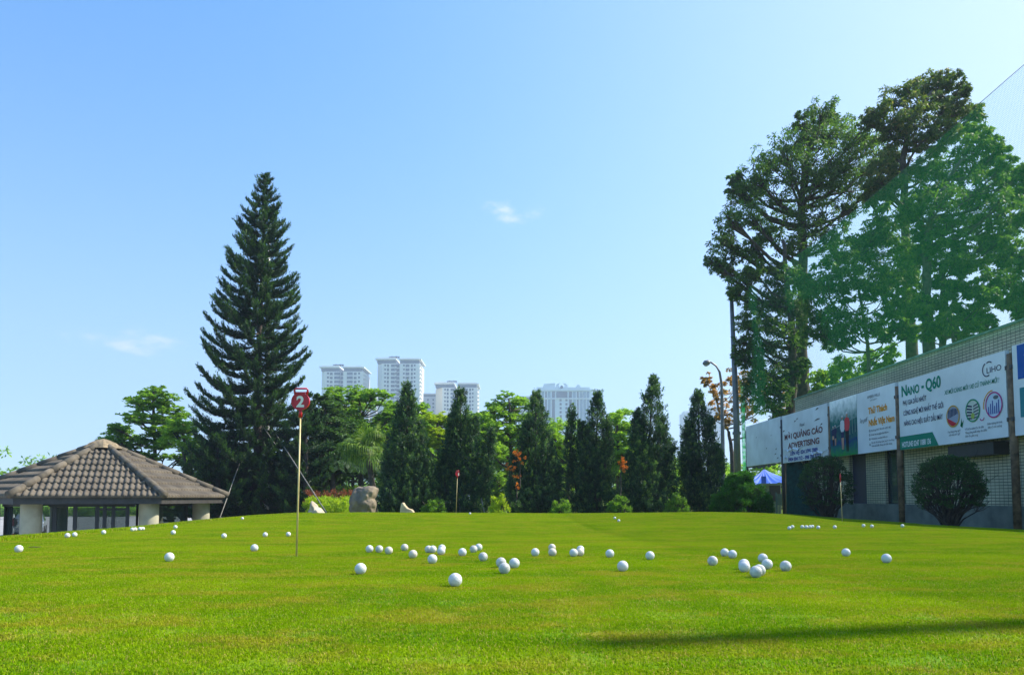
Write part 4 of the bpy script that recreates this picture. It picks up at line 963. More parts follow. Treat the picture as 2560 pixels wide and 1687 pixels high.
# rocks
M_rock = mat('rock', (.21, .17, .115), .9, noise=.3, scale=3.0, bump=.9, bscale=7, col2=(.09, .075, .06))
M_rockw = mat('pale_rock', (.48, .43, .33), .9, noise=.25, scale=5, bump=.6, bscale=14, col2=(.26, .20, .13))
def rock(label, Z, outline, depth, m, seed, name='rock', group=None):
    P = [at(a, b, Z) for a, b in outline]; cx = sum(p.x for p in P) / len(P); cz = sum(p.z for p in P) / len(P)
    ang = sorted((math.atan2(p.z - cz, p.x - cx), math.hypot(p.x - cx, p.z - cz)) for p in P)
    aa = np.array([ang[-1][0] - 2 * math.pi] + [a for a, _ in ang] + [ang[0][0] + 2 * math.pi]); rr = np.array([ang[-1][1]] + [r for _, r in ang] + [ang[0][1]])
    b = bmesh.new(); bmesh.ops.create_icosphere(b, subdivisions=5, radius=1); from mathutils import noise as mn
    for v in b.verts:
        x, y, z = v.co; h = math.hypot(x, z); a = math.atan2(z, x); Rr = float(np.interp(a, aa, rr))
        q = Vector((x * Rr, y * depth, z * Rr)); nz = mn.fractal(q * 3.2 + Vector((seed, 0, 0)), .9, 2.1, 5); rd = mn.turbulence(q * 1.8 + Vector((0, seed, 0)), 3, True)
        v.co = q * (1 + .10 * nz - .10 * rd) + Vector((0, -.05 * nz, 0))
    g = Vector((cx, Z, cz)); me = bpy.data.meshes.new(name); b.to_mesh(me); b.free()
    for p in me.polygons: p.use_smooth = True
    me.materials.append(m); o = link(bpy.data.objects.new(name, me)); o.location = g; tag(o, label, 'rock', group)
rock('big leaning grey brown rock beside the yellow hedge', 18.6, [(876, 1262), (874, 1240), (884, 1222), (902, 1214), (925, 1213), (946, 1219), (944, 1232), (936, 1246), (938, 1275), (930, 1300), (900, 1304), (880, 1296)], .42, M_rock, 2)
rock('small pale rock at the foot of the long stake', 18.2, [(772, 1290), (774, 1268), (780, 1250), (787, 1256), (795, 1268), (808, 1276), (816, 1290), (800, 1302), (780, 1302)], .22, M_rockw, 5)
M_sculpt = mat('sandstone', (.50, .40, .25), .85, noise=.15, scale=8, bump=.3, bscale=30)
outl = [(1001, 1300), (1002, 1272), (1005, 1257), (1009, 1255), (1013, 1262), (1020, 1270), (1030, 1273), (1035, 1278), (1035, 1300)]
S_ = [at(a, b, 17.9) for a, b in outl]
o = MB().prism([(p.x, p.z) for p in S_], lambda a, b, t_: Vector((a, 17.9 + t_, b)), -.13, .13).build('stone_sculpture', M_sculpt, None, True, .045); tag(o, 'small curved sandstone seat shape rising behind the rim', 'sculpture')

# ------------------------------------------------------------------ right building, billboards, posts
XW, XB = 9.0, 8.7
M_wall, n, p = new_mat('wall_tiles'); tcn = n.nodes.new('ShaderNodeNewGeometry'); sp = n.nodes.new('ShaderNodeSeparateXYZ'); cb = n.nodes.new('ShaderNodeCombineXYZ')
n.links.new(tcn.outputs['Position'], sp.inputs[0])
ad = n.nodes.new('ShaderNodeMath'); ad.operation = 'ADD'; n.links.new(sp.outputs[0], ad.inputs[0]); n.links.new(sp.outputs[1], ad.inputs[1])
n.links.new(ad.outputs[0], cb.inputs[0]); n.links.new(sp.outputs[2], cb.inputs[1])
br = n.nodes.new('ShaderNodeTexBrick'); br.offset = 0; br.inputs['Scale'].default_value = 1; br.inputs['Brick Width'].default_value = .12; br.inputs['Row Height'].default_value = .058
br.inputs['Mortar Size'].default_value = .006; br.inputs['Mortar Smooth'].default_value = .1
br.inputs['Color1'].default_value = (.58, .54, .36, 1); br.inputs['Color2'].default_value = (.45, .44, .30, 1); br.inputs['Mortar'].default_value = (.07, .07, .05, 1)
n.links.new(cb.outputs[0], br.inputs[0])
no = n.nodes.new('ShaderNodeTexNoise'); no.inputs['Scale'].default_value = .8; no.inputs['Detail'].default_value = 6; n.links.new(tcn.outputs['Position'], no.inputs[0])
mx = n.nodes.new('ShaderNodeMix'); mx.data_type = 'RGBA'; mx.blend_type = 'MULTIPLY'; mx.inputs[0].default_value = .6; n.links.new(br.outputs[0], mx.inputs[6]); n.links.new(no.outputs['Fac'], mx.inputs[7])
gn = n.nodes.new('ShaderNodeMix'); gn.data_type = 'RGBA'; gn.blend_type = 'ADD'; gn.inputs[0].default_value = .25; n.links.new(mx.outputs[2], gn.inputs[6]); n.links.new(br.outputs[0], gn.inputs[7])
n.links.new(gn.outputs[2], p.inputs['Base Color']); p.inputs['Roughness'].default_value = .55
bp = n.nodes.new('ShaderNodeBump'); bp.inputs['Strength'].default_value = .5; bp.inputs['Distance'].default_value = .01; bp.invert = True; n.links.new(br.outputs['Fac'], bp.inputs['Height']); n.links.new(bp.outputs[0], p.inputs['Normal'])
M_plinth = mat('painted_plinth', (.16, .18, .15), .85, noise=.2, scale=3, bump=.3, bscale=12)
M_winf = mat('window_frame_dark', (.03, .032, .03), .5); M_pane = glass('dark_pane', (.05, .09, .08), .05, .25)
M_curt = mat('curtain', (.14, .16, .13), .9, noise=.2, scale=4); M_navy = mat('navy_door', (.014, .022, .055), .5, noise=.1)
ZT = at(1995, 1000, 23.4).z; YN, YF = 1.5, 23.4
bld = thing('tiled_building', 'long low tiled building behind the billboards on the right', 'building', (XW + 2, 12, -.5))
wins = [(18.8, 19.75, -.02, 2.05, 'door'), (16.95, 17.85, .06, 2.0, 'win'), (22.2, 22.9, .0, 1.95, 'win')]
def wall_with_holes():
    m = MB(); ys = sorted([YN, YF] + [y for w_ in wins for y in w_[:2]]); zs = [.085, ZT]
    for i in range(len(ys) - 1):
        y0, y1 = ys[i], ys[i + 1]; wn = [w_ for w_ in wins if w_[0] <= y0 and y1 <= w_[1]]
        if wn:
            w_ = wn[0]; m.box(XW, XW + .22, y0, y1, w_[3], ZT)
            if w_[2] > .1: m.box(XW, XW + .22, y0, y1, .085, w_[2])
        else: m.box(XW, XW + .22, y0, y1, .085, ZT)
    return m
m = wall_with_holes(); m.box(XW + .22, XW + 4.2, YF - .2, YF, -.7, ZT); m.box(XW + 4.0, XW + 4.2, YN, YF - .2, .1, ZT); m.build('wall', M_wall, bld)
MB().box(XW - .03, XW + .2, YN, YF + .03, -.7, .09).build('plinth', M_plinth, bld)
MB().box(XW + .23, XW + 4.1, YN, YF - .25, ZT - .5, ZT - .35).build('roof', M_plinth, bld)
M_cope = mat('coping', (.20, .30, .22), .7, noise=.2, scale=5)
MB().box(XW - .03, XW + .25, YN, YF + .03, ZT + .002, ZT + .05).build('coping', M_cope, bld)
for (y0, y1, z0, z1, kd) in wins:
    if kd == 'door': MB().box(XW + .10, XW + .14, y0 + .002, y1 - .002, z0, z1).build('door', M_navy, bld); continue
    m = MB()
    for (a, b, c_0, d) in [(y0 + .002, y0 + .05, z0, z1), (y1 - .05, y1 - .002, z0, z1), ((y0 + y1) / 2 - .025, (y0 + y1) / 2 + .025, z0, z1)]: m.box(XW + .06, XW + .12, a, b, c_0, d)
    m.box(XW + .055, XW + .125, y0 + .051, y1 - .051, z0 + .002, z0 + .05); m.box(XW + .055, XW + .125, y0 + .051, y1 - .051, z1 - .05, z1 - .002)
    w_ = m.build('window', M_winf, bld); MB().box(XW + .085, XW + .095, y0 + .05, y1 - .05, z0 + .05, z1 - .05).build('pane', M_pane, w_)
    cm = MB(); ys = np.linspace(y0 + .05, y1 - .05, 30); pts_ = [(XW + .17 + .015 * math.sin(i * 1.9), y) for i, y in enumerate(ys)]
    for i in range(29):
        (xa, ya), (xb, yb) = pts_[i], pts_[i + 1]; cm.add([(xa, ya, z0), (xb, yb, z0), (xb, yb, z1), (xa, ya, z1)], [(0, 1, 2, 3)])
    cm.build('curtain', M_curt, w_)
    MB().box(XW - .04, XW + .06, y0 - .04, y1 + .04, z0 - .05, z0 - .003).build('sill', M_plinth, w_)
# dark awning box under the LIHO board
o = MB().box(XW - .30, XW - .005, 13.35, 14.75, 1.02, 1.26).build('duct_box', M_winf, bld, bevel=.01)

M_post = mat('rusty_post', (.19, .12, .065), .8, noise=.35, scale=9, bump=.3); M_postg = mat('dark_post', (.05, .045, .045), .6, noise=.2, scale=9)
for (Y_, r, m_, px, lab) in [(27.15, .045, M_postg, 1868, 'thin dark post at the left edge of the blank board'), (23.55, .06, M_postg, 1958, 'dark post between the blank board and the torn board'),
                           (20.0, .045, M_post, 2075, 'post between the torn board and the golfer board'), (16.43, .062, M_post, 2262, 'rusty post between the golfer board and the green lettered board'),
                           (12.68, .065, M_post, 2545, 'rusty post at the right edge of the photo')]:
    x = (XB - .07) if m_ is M_post else XB - .06
    g = tz(x, Y_)
    t = thing('billboard_post', lab, 'post', (x, Y_, g), 'posts carrying the billboards')
    MB().tube([(x, Y_, g - .1), (x, Y_, 2.72)], r, 14).build('shaft', m_, t, True)
    MB().box(x - r * .9, x + r * .9, Y_ - r * 1.3, Y_ + r * 1.3, 2.45, 2.52).build('bracket', M_postg, t); MB().box(x - r * .9, x + r * .9, Y_ - r * 1.3, Y_ + r * 1.3, 1.55, 1.62).build('bracket', M_postg, t)

def fmat(nm, c, r=.8): return mat(nm, c, r, noise=.03, scale=6, spec=.12)
M_bb = mat('vinyl_white', (.70, .75, .79), .45, noise=.08, scale=1.2, bump=.25, bscale=2)
M_bb2 = mat('vinyl_worn', (.66, .71, .75), .5, noise=.10, scale=1.5, bump=.25, bscale=2.5)
T_green = fmat('ink_green', (.01, .22, .15)); T_navy = fmat('ink_navy', (.02, .03, .09)); T_blue = fmat('ink_blue', (.03, .06, .30)); T_brown = fmat('ink_maroon', (.16, .05, .05))
T_orange = fmat('ink_orange', (.75, .30, .02)); T_white = fmat('ink_white', (.75, .78, .80)); T_grey = fmat('ink_grey', (.12, .14, .17))
M_edge = mat('board_edge', (.30, .32, .34), .5, .3)
def board(label, Yf, Yn, z0, z1, m, tilt=0):
    t = thing('billboard', label, 'billboard', (XB, (Yf + Yn) / 2, z0), 'billboards along the building')
    MB().box(XB - .10, XB - .03, Yn, Yf, z0, z1).build('panel', m, t)
    fm = MB(); 
    for a in (z0 + .05, z1 - .09): fm.box(XB - .029, XB + .015, Yn + .03, Yf - .03, a, a + .04)
    fm.build('frame', M_edge, t)
    return t
def on(Yf, z0, lift=.004): return lambda a, b, t_=0: Vector((XB - .10 - lift - t_, Yf - a, z0 + b))
def flat(t, nm, f, pts, m, th_=.003): MB().prism(pts, lambda a, b, q: f(a, b, q), 0, th_).build(nm, m, t)
def wr(t, f, s, a, b, h, w_, m, bold=.0, shear=0): text_obj('lettering', s, h, w_, f(a, b, .002), m, t, ROT_L, 'LEFT', bold, shear)
def circ(ca, cb_, r, r2=None, n_=40): return [(ca + r * math.cos(2 * math.pi * i / n_), cb_ + (r2 or r) * math.sin(2 * math.pi * i / n_)) for i in range(n_)]
def ring(t, nm, f, ca, cb_, r, w_, m, a0=0, a1=2 * math.pi):
    mb = MB(); n_ = 36
    for i in range(n_):
        x0, x1 = a0 + (a1 - a0) * i / n_, a0 + (a1 - a0) * (i + 1) / n_
        q = [f(ca + rr * math.cos(x), cb_ + rr * math.sin(x), z) for z in (0.001, .004) for x, rr in ((x0, r - w_), (x0, r), (x1, r), (x1, r - w_))]
        mb.add(q, [(0, 1, 2, 3), (4, 5, 6, 7), (0, 1, 5, 4), (2, 3, 7, 6), (1, 2, 6, 5), (3, 0, 4, 7)])
    mb.build(nm, m, t)
# LIHO board
t = board('white billboard with green NANO - Q60 lettering and three round pictures', 16.35, 12.78, 1.29, 2.80, M_bb); f = on(16.35, 1.29)
wr(t, f, 'N', .12, 1.17, .235, .22, T_green, .03); wr(t, f, 'ANO', .35, 1.17, .18, .50, T_green, .03); wr(t, f, '-', .93, 1.20, .2, .09, T_green, .05); wr(t, f, 'Q60', 1.08, 1.17, .235, .54, T_green, .03)
wr(t, f, 'PHỤ GIA DẦU NHỚT', .17, .965, .105, .92, T_navy, .012); wr(t, f, 'CÔNG NGHỆ MỚI NHẤT THẾ GIỚI', .18, .74, .105, 1.50, T_navy, .012); wr(t, f, 'NÂNG CAO HIỆU SUẤT DẦU MÁY', .19, .515, .105, 1.46, T_navy, .012)
wr(t, f, 'XE MỚI CÀNG MỚI ! XE CŨ THÀNH MỚI !', 1.74, .985, .085, 1.66, T_green, .012, .25)
flat(t, 'hotline_band', f, [(.002, .002), (1.48, .002), (1.27, .29), (.002, .29)], fmat('band_green', (.01, .20, .13))); wr(t, lambda a, b, q=0: f(a, b, q + .004), 'HOTLINE 0247 1088 136', .09, .055, .115, 1.12, T_white, .02)
wr(t, f, 'LIHO', 3.05, 1.19, .105, .40, T_navy, .0); ring(t, 'emblem', f, 3.07, 1.26, .13, .018, T_navy, R(110), R(300)); ring(t, 'emblem', f, 3.13, 1.27, .13, .018, T_navy, R(50), R(120))
C1 = fmat('ring_gold', (.55, .32, .06)); C2 = fmat('ring_green', (.02, .25, .12)); C3 = fmat('ring_pink', (.45, .05, .22))
for (ca, cbb, r, mr_, kind) in [(2.0, .53, .215, C1, 0), (2.62, .57, .215, C2, 1), (3.23, .60, .235, C3, 2)]:
    flat(t, 'picture', f, circ(ca, cbb, r * .95), fmat('pic%d' % kind, [(.30, .34, .45), (.55, .60, .55), (.50, .60, .75)][kind]), .002); f2 = lambda a, b, q=0: f(a, b, q + .003)
    if kind == 0:
        for j in range(7): flat(t, 'picture_detail', f2, [(ca - .15 + j * .045, cbb - .03 + .01 * j), (ca - .125 + j * .045, cbb - .03 + .01 * j), (ca - .12 + j * .045, cbb + .15 - .01 * abs(j - 3)), (ca - .145 + j * .045, cbb + .15)], T_navy, .002)
        flat(t, 'picture_detail', f2, [(ca - .19, cbb - .02), (ca + .11, cbb - .15), (ca - .02, cbb - .2), (ca - .15, cbb - .12)], fmat('pic_red', (.5, .03, .05)), .0025)
    elif kind == 1:
        for j in range(5): flat(t, 'picture_detail', f2, [(ca - .17, cbb + .12 - j * .06), (ca - .02, cbb + .09 - j * .055), (ca - .02, cbb + .06 - j * .055), (ca - .18, cbb + .09 - j * .06)], T_navy, .002)
        for j in range(5): flat(t, 'picture_detail', f2, [(ca + .02, cbb + .09 - j * .055), (ca + .17, cbb + .13 - j * .06), (ca + .18, cbb + .10 - j * .06), (ca + .02, cbb + .06 - j * .055)], T_grey, .002)
        flat(t, 'picture_detail', f2, circ(ca, cbb - .1, .055), fmat('pic_lime', (.35, .45, .1)), .0028)
    else:
        for j in range(6): flat(t, 'picture_detail', f2, [(ca - .16 + j * .055, cbb - .16), (ca - .13 + j * .055, cbb - .16), (ca - .135 + j * .055, cbb - .02 + .05 * (j % 3)), (ca - .155 + j * .055, cbb - .02 + .05 * (j % 3))], T_blue, .002)
        flat(t, 'picture_detail', f2, circ(ca + .06, cbb + .13, .07, .035), T_grey, .0025)
    ring(t, 'ring', lambda a, b, q=0: f(a, b, q + .004), ca, cbb, r, .025, mr_)
flat(t, 'leaf_mark', f, [(2.22, .32), (2.27, .46), (2.25, .30), (2.33, .42), (2.28, .28)], C2); ring(t, 'swirl', f, 2.88, .42, .07, .015, C3, R(200), R(350)); ring(t, 'swirl', f, 3.20, .60, .27, .018, T_orange, R(90), R(190)); flat(t, 'dot', f, circ(2.97, .72, .016), T_blue)
for (s, a, b, w_) in [('Ứng dụng công nghệ', 1.80, .22, .42), ('mới nhất thế giới', 1.84, .155, .36), ('Tiết kiệm nhiên liệu 10~30%', 2.36, .22, .56), ('Tăng công suất máy 10~20%', 2.36, .155, .64), ('Giảm ồn, giảm rung', 2.36, .09, .38), ('Giảm lượng khí thải,', 3.02, .26, .42), ('bảo vệ môi trường', 3.04, .195, .38)]: wr(t, f, s, a, b, .038, w_, T_grey, .01)
# golfer board
t = board('billboard with golfers on grass at left and orange slogan at right', 19.92, 16.5, 1.32, 2.82, M_bb); f = on(19.92, 1.32)
M_ph, n, p = new_mat('golf_photo'); g = n.nodes.new('ShaderNodeNewGeometry'); sp = n.nodes.new('ShaderNodeSeparateXYZ'); n.links.new(g.outputs['Position'], sp.inputs[0])
no = n.nodes.new('ShaderNodeTexNoise'); no.inputs['Scale'].default_value = 7; no.inputs['Detail'].default_value = 8; n.links.new(g.outputs['Position'], no.inputs[0])
m1 = n.nodes.new('ShaderNodeMath'); m1.operation = 'MULTIPLY_ADD'; m1.inputs[1].default_value = .5; n.links.new(no.outputs['Fac'], m1.inputs[0]); n.links.new(sp.outputs[2], m1.inputs[2])
m2 = n.nodes.new('ShaderNodeMapRange'); m2.inputs[1].default_value = 1.55; m2.inputs[2].default_value = 3.05; n.links.new(m1.outputs[0], m2.inputs[0])
rp = n.nodes.new('ShaderNodeValToRGB'); n.links.new(m2.outputs[0], rp.inputs[0]); el_ = rp.color_ramp.elements
for q, c_q in ((0, (.02, .26, .05)), (.27, (.03, .30, .08)), (.33, (.03, .13, .12)), (.45, (.015, .07, .10)), (.62, (.03, .16, .14)), (1, (.01, .05, .18))):
    (el_[0] if q == 0 else el_[1] if q == 1 else el_.new(q)).color = (*c_q, 1)
el_[0].position = 0
n.links.new(rp.outputs[0], p.inputs['Base Color']); p.inputs['Roughness'].default_value = .85; p.inputs['Specular IOR Level'].default_value = .1
flat(t, 'photo', f, [(.002, .002), (1.57, .002), (1.57, 1.498), (.002, 1.498)], M_ph, .003)
fp = lambda a, b, q=0: f(a, b, q + .004)
flat(t, 'photo_detail', fp, [(.1, .72), (1.56, .93), (1.56, .97), (.1, .75)], fmat('pic_rail', (.18, .28, .28)))
for j in range(4): flat(t, 'photo_detail', fp, [(1.0 + j * .15, .5 + .02 * j), (1.04 + j * .15, .5 + .02 * j), (1.04 + j * .15, .86 + .02 * j), (1.0 + j * .15, .85 + .02 * j)], fmat('pic_pier', (.12, .22, .2)))
skin = fmat('pic_skin', (.5, .28, .2)); redm = fmat('pic_shirt_red', (.62, .06, .07)); whm = fmat('pic_shirt_white', (.6, .62, .65)); nv = fmat('pic_navy', (.02, .03, .09)); bk = fmat('pic_black', (.015, .015, .02))
fq = lambda a, b, q=0: f(a, b, q + .008)
def golfer(ca, b0, s, top, bot, legs):
    flat(t, 'golfer', fq, [(ca - .05 * s, b0 + .02 * s), (ca - .01 * s, b0), (ca, b0 + .38 * s), (ca + .03 * s, b0 + .0), (ca + .07 * s, b0 + .01), (ca + .09 * s, b0 + .5 * s), (ca - .09 * s, b0 + .5 * s)], legs, .002)
    flat(t, 'golfer', fq, [(ca - .10 * s, b0 + .36 * s), (ca + .10 * s, b0 + .36 * s), (ca + .085 * s, b0 + .56 * s), (ca - .085 * s, b0 + .56 * s)], bot, .003)
    flat(t, 'golfer', fq, [(ca - .08 * s, b0 + .54 * s), (ca + .08 * s, b0 + .54 * s), (ca + .13 * s, b0 + .60 * s), (ca + .17 * s, b0 + .75 * s), (ca + .12 * s, b0 + .86 * s), (ca + .03 * s, b0 + .90 * s), (ca - .03 * s, b0 + .90 * s), (ca - .12 * s, b0 + .86 * s), (ca - .15 * s, b0 + .66 * s)], top, .004)
    flat(t, 'golfer', fq, circ(ca, b0 + .97 * s, .048 * s, .062 * s, 16), skin, .003); flat(t, 'golfer', fq, [(ca - .055 * s, b0 + .985 * s), (ca + .055 * s, b0 + .985 * s), (ca + .04 * s, b0 + 1.045 * s), (ca - .04 * s, b0 + 1.045 * s)], whm, .0045)
golfer(1.02, .10, .98, redm, bk, bk); golfer(.76, .16, .86, whm, nv, skin); golfer(.33, .30, .52, nv, nv, skin); golfer(.20, .28, .52, nv, skin, bk)
wr(t, f, 'AMBER HILLS', 2.12, 1.30, .075, .62, T_grey, .0); wr(t, f, 'GOLF & RESORT', 2.26, 1.23, .035, .34, T_grey)
wr(t, f, 'Thử Thách', 2.16, .93, .15, .90, T_orange, .035); wr(t, f, 'Nhất Việt Nam', 2.16, .64, .15, 1.20, T_orange, .035); wr(t, f, 'Say golf', 1.70, .76, .11, .40, T_grey, 0, .4)
for (s, b, w_) in [('Booking: 0973 782 239 - 0971 882', .50, .92), ('Email: booking@amberhills.vn', .40, .80), ('Website: amberhills.vn', .30, .76), ('Địa chỉ: Xã Hương Gián, huyện Yên Dũng', .205, 1.05), ('thành phố Bắc Giang, tỉnh Bắc Giang', .13, .95)]:
    wr(t, f, s, 2.28, b, .042, w_, T_grey, .01)
for b in (.50, .40, .30, .17): ring(t, 'icon', f, 2.20, b + .02, .028, .01, T_grey)
# torn board
t = board('worn torn billboard reading MỜI QUẢNG CÁO ADVERTISING in maroon', 23.45, 20.08, 1.33, 2.82, M_bb2); f = on(23.45, 1.33)
wr(t, f, 'MỜI QUẢNG CÁO', .18, .72, .17, 2.85, T_brown, .03); wr(t, f, 'ADVERTISING', .48, .43, .17, 2.35, T_brown, .03)
wr(t, f, 'LIÊN HỆ: 024 3785 7889', .62, .215, .11, 2.05, T_blue, .03); wr(t, f, '0904 004 712 - 098 786 0732', .45, .035, .11, 2.45, T_blue, .03); wr(t, f, 'Royal', 1.42, 1.03, .10, .36, T_grey, 0, .2)
M_tear = mat('tear_shadow', (.05, .05, .055), .9)
for (a, b, w_) in [(2.6, 1.38, .22), (2.5, 1.08, .42), (2.9, .92, .16), (1.0, 1.2, .14), (1.18, 1.25, .12), (.03, .98, .2), (2.55, .03, .3)]:
    flat(t, 'tear', f, [(a, b), (a + w_ * .5, b + .015), (a + w_, b + .035), (a + w_ * .6, b + .055), (a + w_ * .3, b + .04)], M_tear, .003)
def flap(t, f, a0, a1, b, nm='loose_vinyl', amp=.05):
    V, Fc = [], []; N_ = 30
    for i in range(N_ + 1):
        a = a0 + (a1 - a0) * i / N_; wob = .03 * math.sin(i * .5) + .015 * math.sin(i * 1.3); env = math.sin(math.pi * i / N_) ** .6
        for j in range(5): q = j / 4; V.append(f(a, b + wob - q * .045 * env, .004 + amp * env * q * q))
    for i in range(N_):
        for j in range(4): k_ = i * 5 + j; Fc.append((k_, k_ + 1, k_ + 6, k_ + 5))
    np_mesh(nm, np.array([tuple(v) for v in V]), Fc, M_bb2, t, smooth=True)
flap(t, f, .02, 1.7, .415, amp=.03); flap(t, f, .03, .6, .2, amp=.03); flap(t, f, 2.0, 3.35, .205, amp=.03)
# blank board
t = board('blank pale billboard at the far end with a ragged lower edge', 27.1, 23.62, 1.38, 2.84, M_bb2); f = on(27.1, 1.38)
M_rag = mat('ragged_lining', (.10, .10, .10), .9, noise=.3, scale=8)
pts_ = [(.02, -.02)] + [(.02 + 3.42 * i / 24, -.02 - .10 * abs(math.sin(i * .9)) * math.sin(math.pi * i / 24) - random.uniform(0, .05)) for i in range(25)] + [(3.44, -.02)]
MB().prism(pts_, lambda a, b, q: f(a, b + .01, q - .06), 0, .03).build('ragged_edge', M_rag, t)
for (a, b, w_) in [(3.0, .42, .15), (2.9, .26, .2), (3.1, .12, .2), (1.1, .95, .08), (2.1, .5, .1), (2.6, .9, .06)]: flat(t, 'tear', f, [(a, b), (a + w_ * .5, b + .012), (a + w_, b + .03), (a + w_ * .5, b + .045)], M_tear, .003)
# blue board at the frame edge
t = board('blue and teal billboard cut by the right edge of the photo', 12.60, 9.1, 1.29, 2.84, M_bb); f = on(12.60, 1.29)
flat(t, 'photo', f, [(.13, .95), (3.48, .95), (3.48, 1.53), (.13, 1.53)], fmat('print_blue', (.02, .10, .38))); flat(t, 'photo', f, [(.16, .30), (3.4, .30), (3.4, .80), (.16, .80)], fmat('print_teal', (.04, .22, .26)))
wr(t, lambda a, b, q=0: f(a, b, q + .004), 'C', .30, 1.27, .14, .14, T_white); wr(t, lambda a, b, q=0: f(a, b, q + .004), 'E', .32, 1.06, .14, .12, T_white)

# ------------------------------------------------------------------ net, poles, lamp
M_grey = mat('galvanised_pole', (.17, .18, .19), .5, .3, .15, 4)
Xn = 8.72
for (Y_, zt, lab) in [(28.2, at(1838, 735, 28.2).z, 'tall grey net pole beside the sixth juniper'), (3.45, 8.5, 'tall grey net pole out of the picture at right')]:
    x = at(1845, 1180, 28.2).x if Y_ > 20 else Xn; g = tz(x, Y_)
    t = thing('net_pole', lab, 'pole', (x, Y_, g), 'poles holding the net')
    MB().tube([(x, Y_, g - .1), (x - .03, Y_, g + (zt - g) * .5), (x - (.13 if Y_ > 20 else 0), Y_, zt)], [.14, .115, .07] if Y_ > 20 else [.085, .075, .06], 16).build('shaft', M_grey, t, True)
    MB().tube([(x - .02, Y_, g + 3.2), (x - .02, Y_, g + 3.3)], .16, 16).build('collar', M_grey, t); MB().tube([(x, Y_, g - .02), (x, Y_, g + .12)], .22, 16).build('base', M_grey, t)
M_net, n, p = new_mat('green_net'); g = n.nodes.new('ShaderNodeNewGeometry'); sp = n.nodes.new('ShaderNodeSeparateXYZ'); n.links.new(g.outputs['Position'], sp.inputs[0])
def th_(sock, period, frac):
    a = n.nodes.new('ShaderNodeMath'); a.operation = 'MULTIPLY'; a.inputs[1].default_value = 1 / period; n.links.new(sock, a.inputs[0])
    b = n.nodes.new('ShaderNodeMath'); b.operation = 'FRACT'; n.links.new(a.outputs[0], b.inputs[0]); c = n.nodes.new('ShaderNodeMath'); c.operation = 'LESS_THAN'; c.inputs[1].default_value = frac; n.links.new(b.outputs[0], c.inputs[0]); return c.outputs[0]
mxx = n.nodes.new('ShaderNodeMath'); mxx.operation = 'MAXIMUM'; n.links.new(th_(sp.outputs[1], .035, .085), mxx.inputs[0]); n.links.new(th_(sp.outputs[2], .035, .085), mxx.inputs[1])
p.inputs['Base Color'].default_value = (.004, .11, .04, 1); p.inputs['Roughness'].default_value = .6; p.inputs['Specular IOR Level'].default_value = .1
tl = n.nodes.new('ShaderNodeBsdfTranslucent'); tl.inputs[0].default_value = (.006, .22, .08, 1); m1 = n.nodes.new('ShaderNodeMixShader'); m1.inputs[0].default_value = .45; n.links.new(p.outputs[0], m1.inputs[1]); n.links.new(tl.outputs[0], m1.inputs[2])
tp = n.nodes.new('ShaderNodeBsdfTransparent'); m2 = n.nodes.new('ShaderNodeMixShader'); n.links.new(mxx.outputs[0], m2.inputs[0]); n.links.new(tp.outputs[0], m2.inputs[1]); n.links.new(m1.outputs[0], m2.inputs[2]); n.links.new(m2.outputs[0], n.nodes['Material Output'].inputs[0])
ys = np.linspace(3.5, 28.15, 60); rows_ = 14; V, Fc = [], []
zf, zn = at(1838, 735, 28.2).z - .05, at(2560, 195, 12.4).z + .1
def rope(y): return zn + (zf - zn) * (y - 12.4) / (28.2 - 12.4) - .25 * math.sin(math.pi * min(1, max(0, (y - 12.4) / 15.8))) + (0 if y > 12.4 else (12.4 - y) * .02)
def xpos(y): return Xn + (at(1838, 735, 28.2).x - Xn) * max(0, (y - 23.4) / 4.8)
for y in ys:
    top = rope(y); bot = 2.95 + .25 * math.sin(y * 1.1) * .5 if y < 23.4 else 2.95 - (y - 23.4) * .0
    for j in range(rows_ + 1):
        q = j / rows_; V.append((xpos(y) + .10 * math.sin(y * .9 + q * 3) * math.sin(math.pi * q), y, bot + (top - bot) * q))
for i in range(len(ys) - 1):
    for j in range(rows_): k_ = i * (rows_ + 1) + j; Fc.append((k_, k_ + 1, k_ + rows_ + 2, k_ + rows_ + 1))
t = thing('safety_net', 'large green safety net strung between tall poles over the parapet', 'net', (Xn, 16, 2.9))
np_mesh('mesh_panel', np.array(V), Fc, M_net, t, smooth=True)
MB().tube([(xpos(y), y, rope(y)) for y in ys], .005, 6, False).build('rope', M_postg, t)
# bunched net between pole and blank board
M_netb, n, p = new_mat('bunched_net'); p.inputs['Base Color'].default_value = (.03, .45, .15, 1); p.inputs['Roughness'].default_value = .6
wv = n.nodes.new('ShaderNodeTexNoise'); wv.inputs['Scale'].default_value = 9; wv.inputs['Detail'].default_value = 6; gt = n.nodes.new('ShaderNodeNewGeometry'); n.links.new(gt.outputs['Position'], wv.inputs[0])
rp = n.nodes.new('ShaderNodeValToRGB'); rp.color_ramp.elements[0].position = .40; rp.color_ramp.elements[1].position = .62; n.links.new(wv.outputs['Fac'], rp.inputs[0])
tl = n.nodes.new('ShaderNodeBsdfTranslucent'); tl.inputs[0].default_value = (.06, .7, .2, 1); m1 = n.nodes.new('ShaderNodeMixShader'); m1.inputs[0].default_value = .6; n.links.new(p.outputs[0], m1.inputs[1]); n.links.new(tl.outputs[0], m1.inputs[2])
tp = n.nodes.new('ShaderNodeBsdfTransparent'); m2 = n.nodes.new('ShaderNodeMixShader'); mr = n.nodes.new('ShaderNodeMapRange'); mr.inputs[3].default_value = .55; mr.inputs[4].default_value = .95; n.links.new(rp.outputs[0], mr.inputs[0])
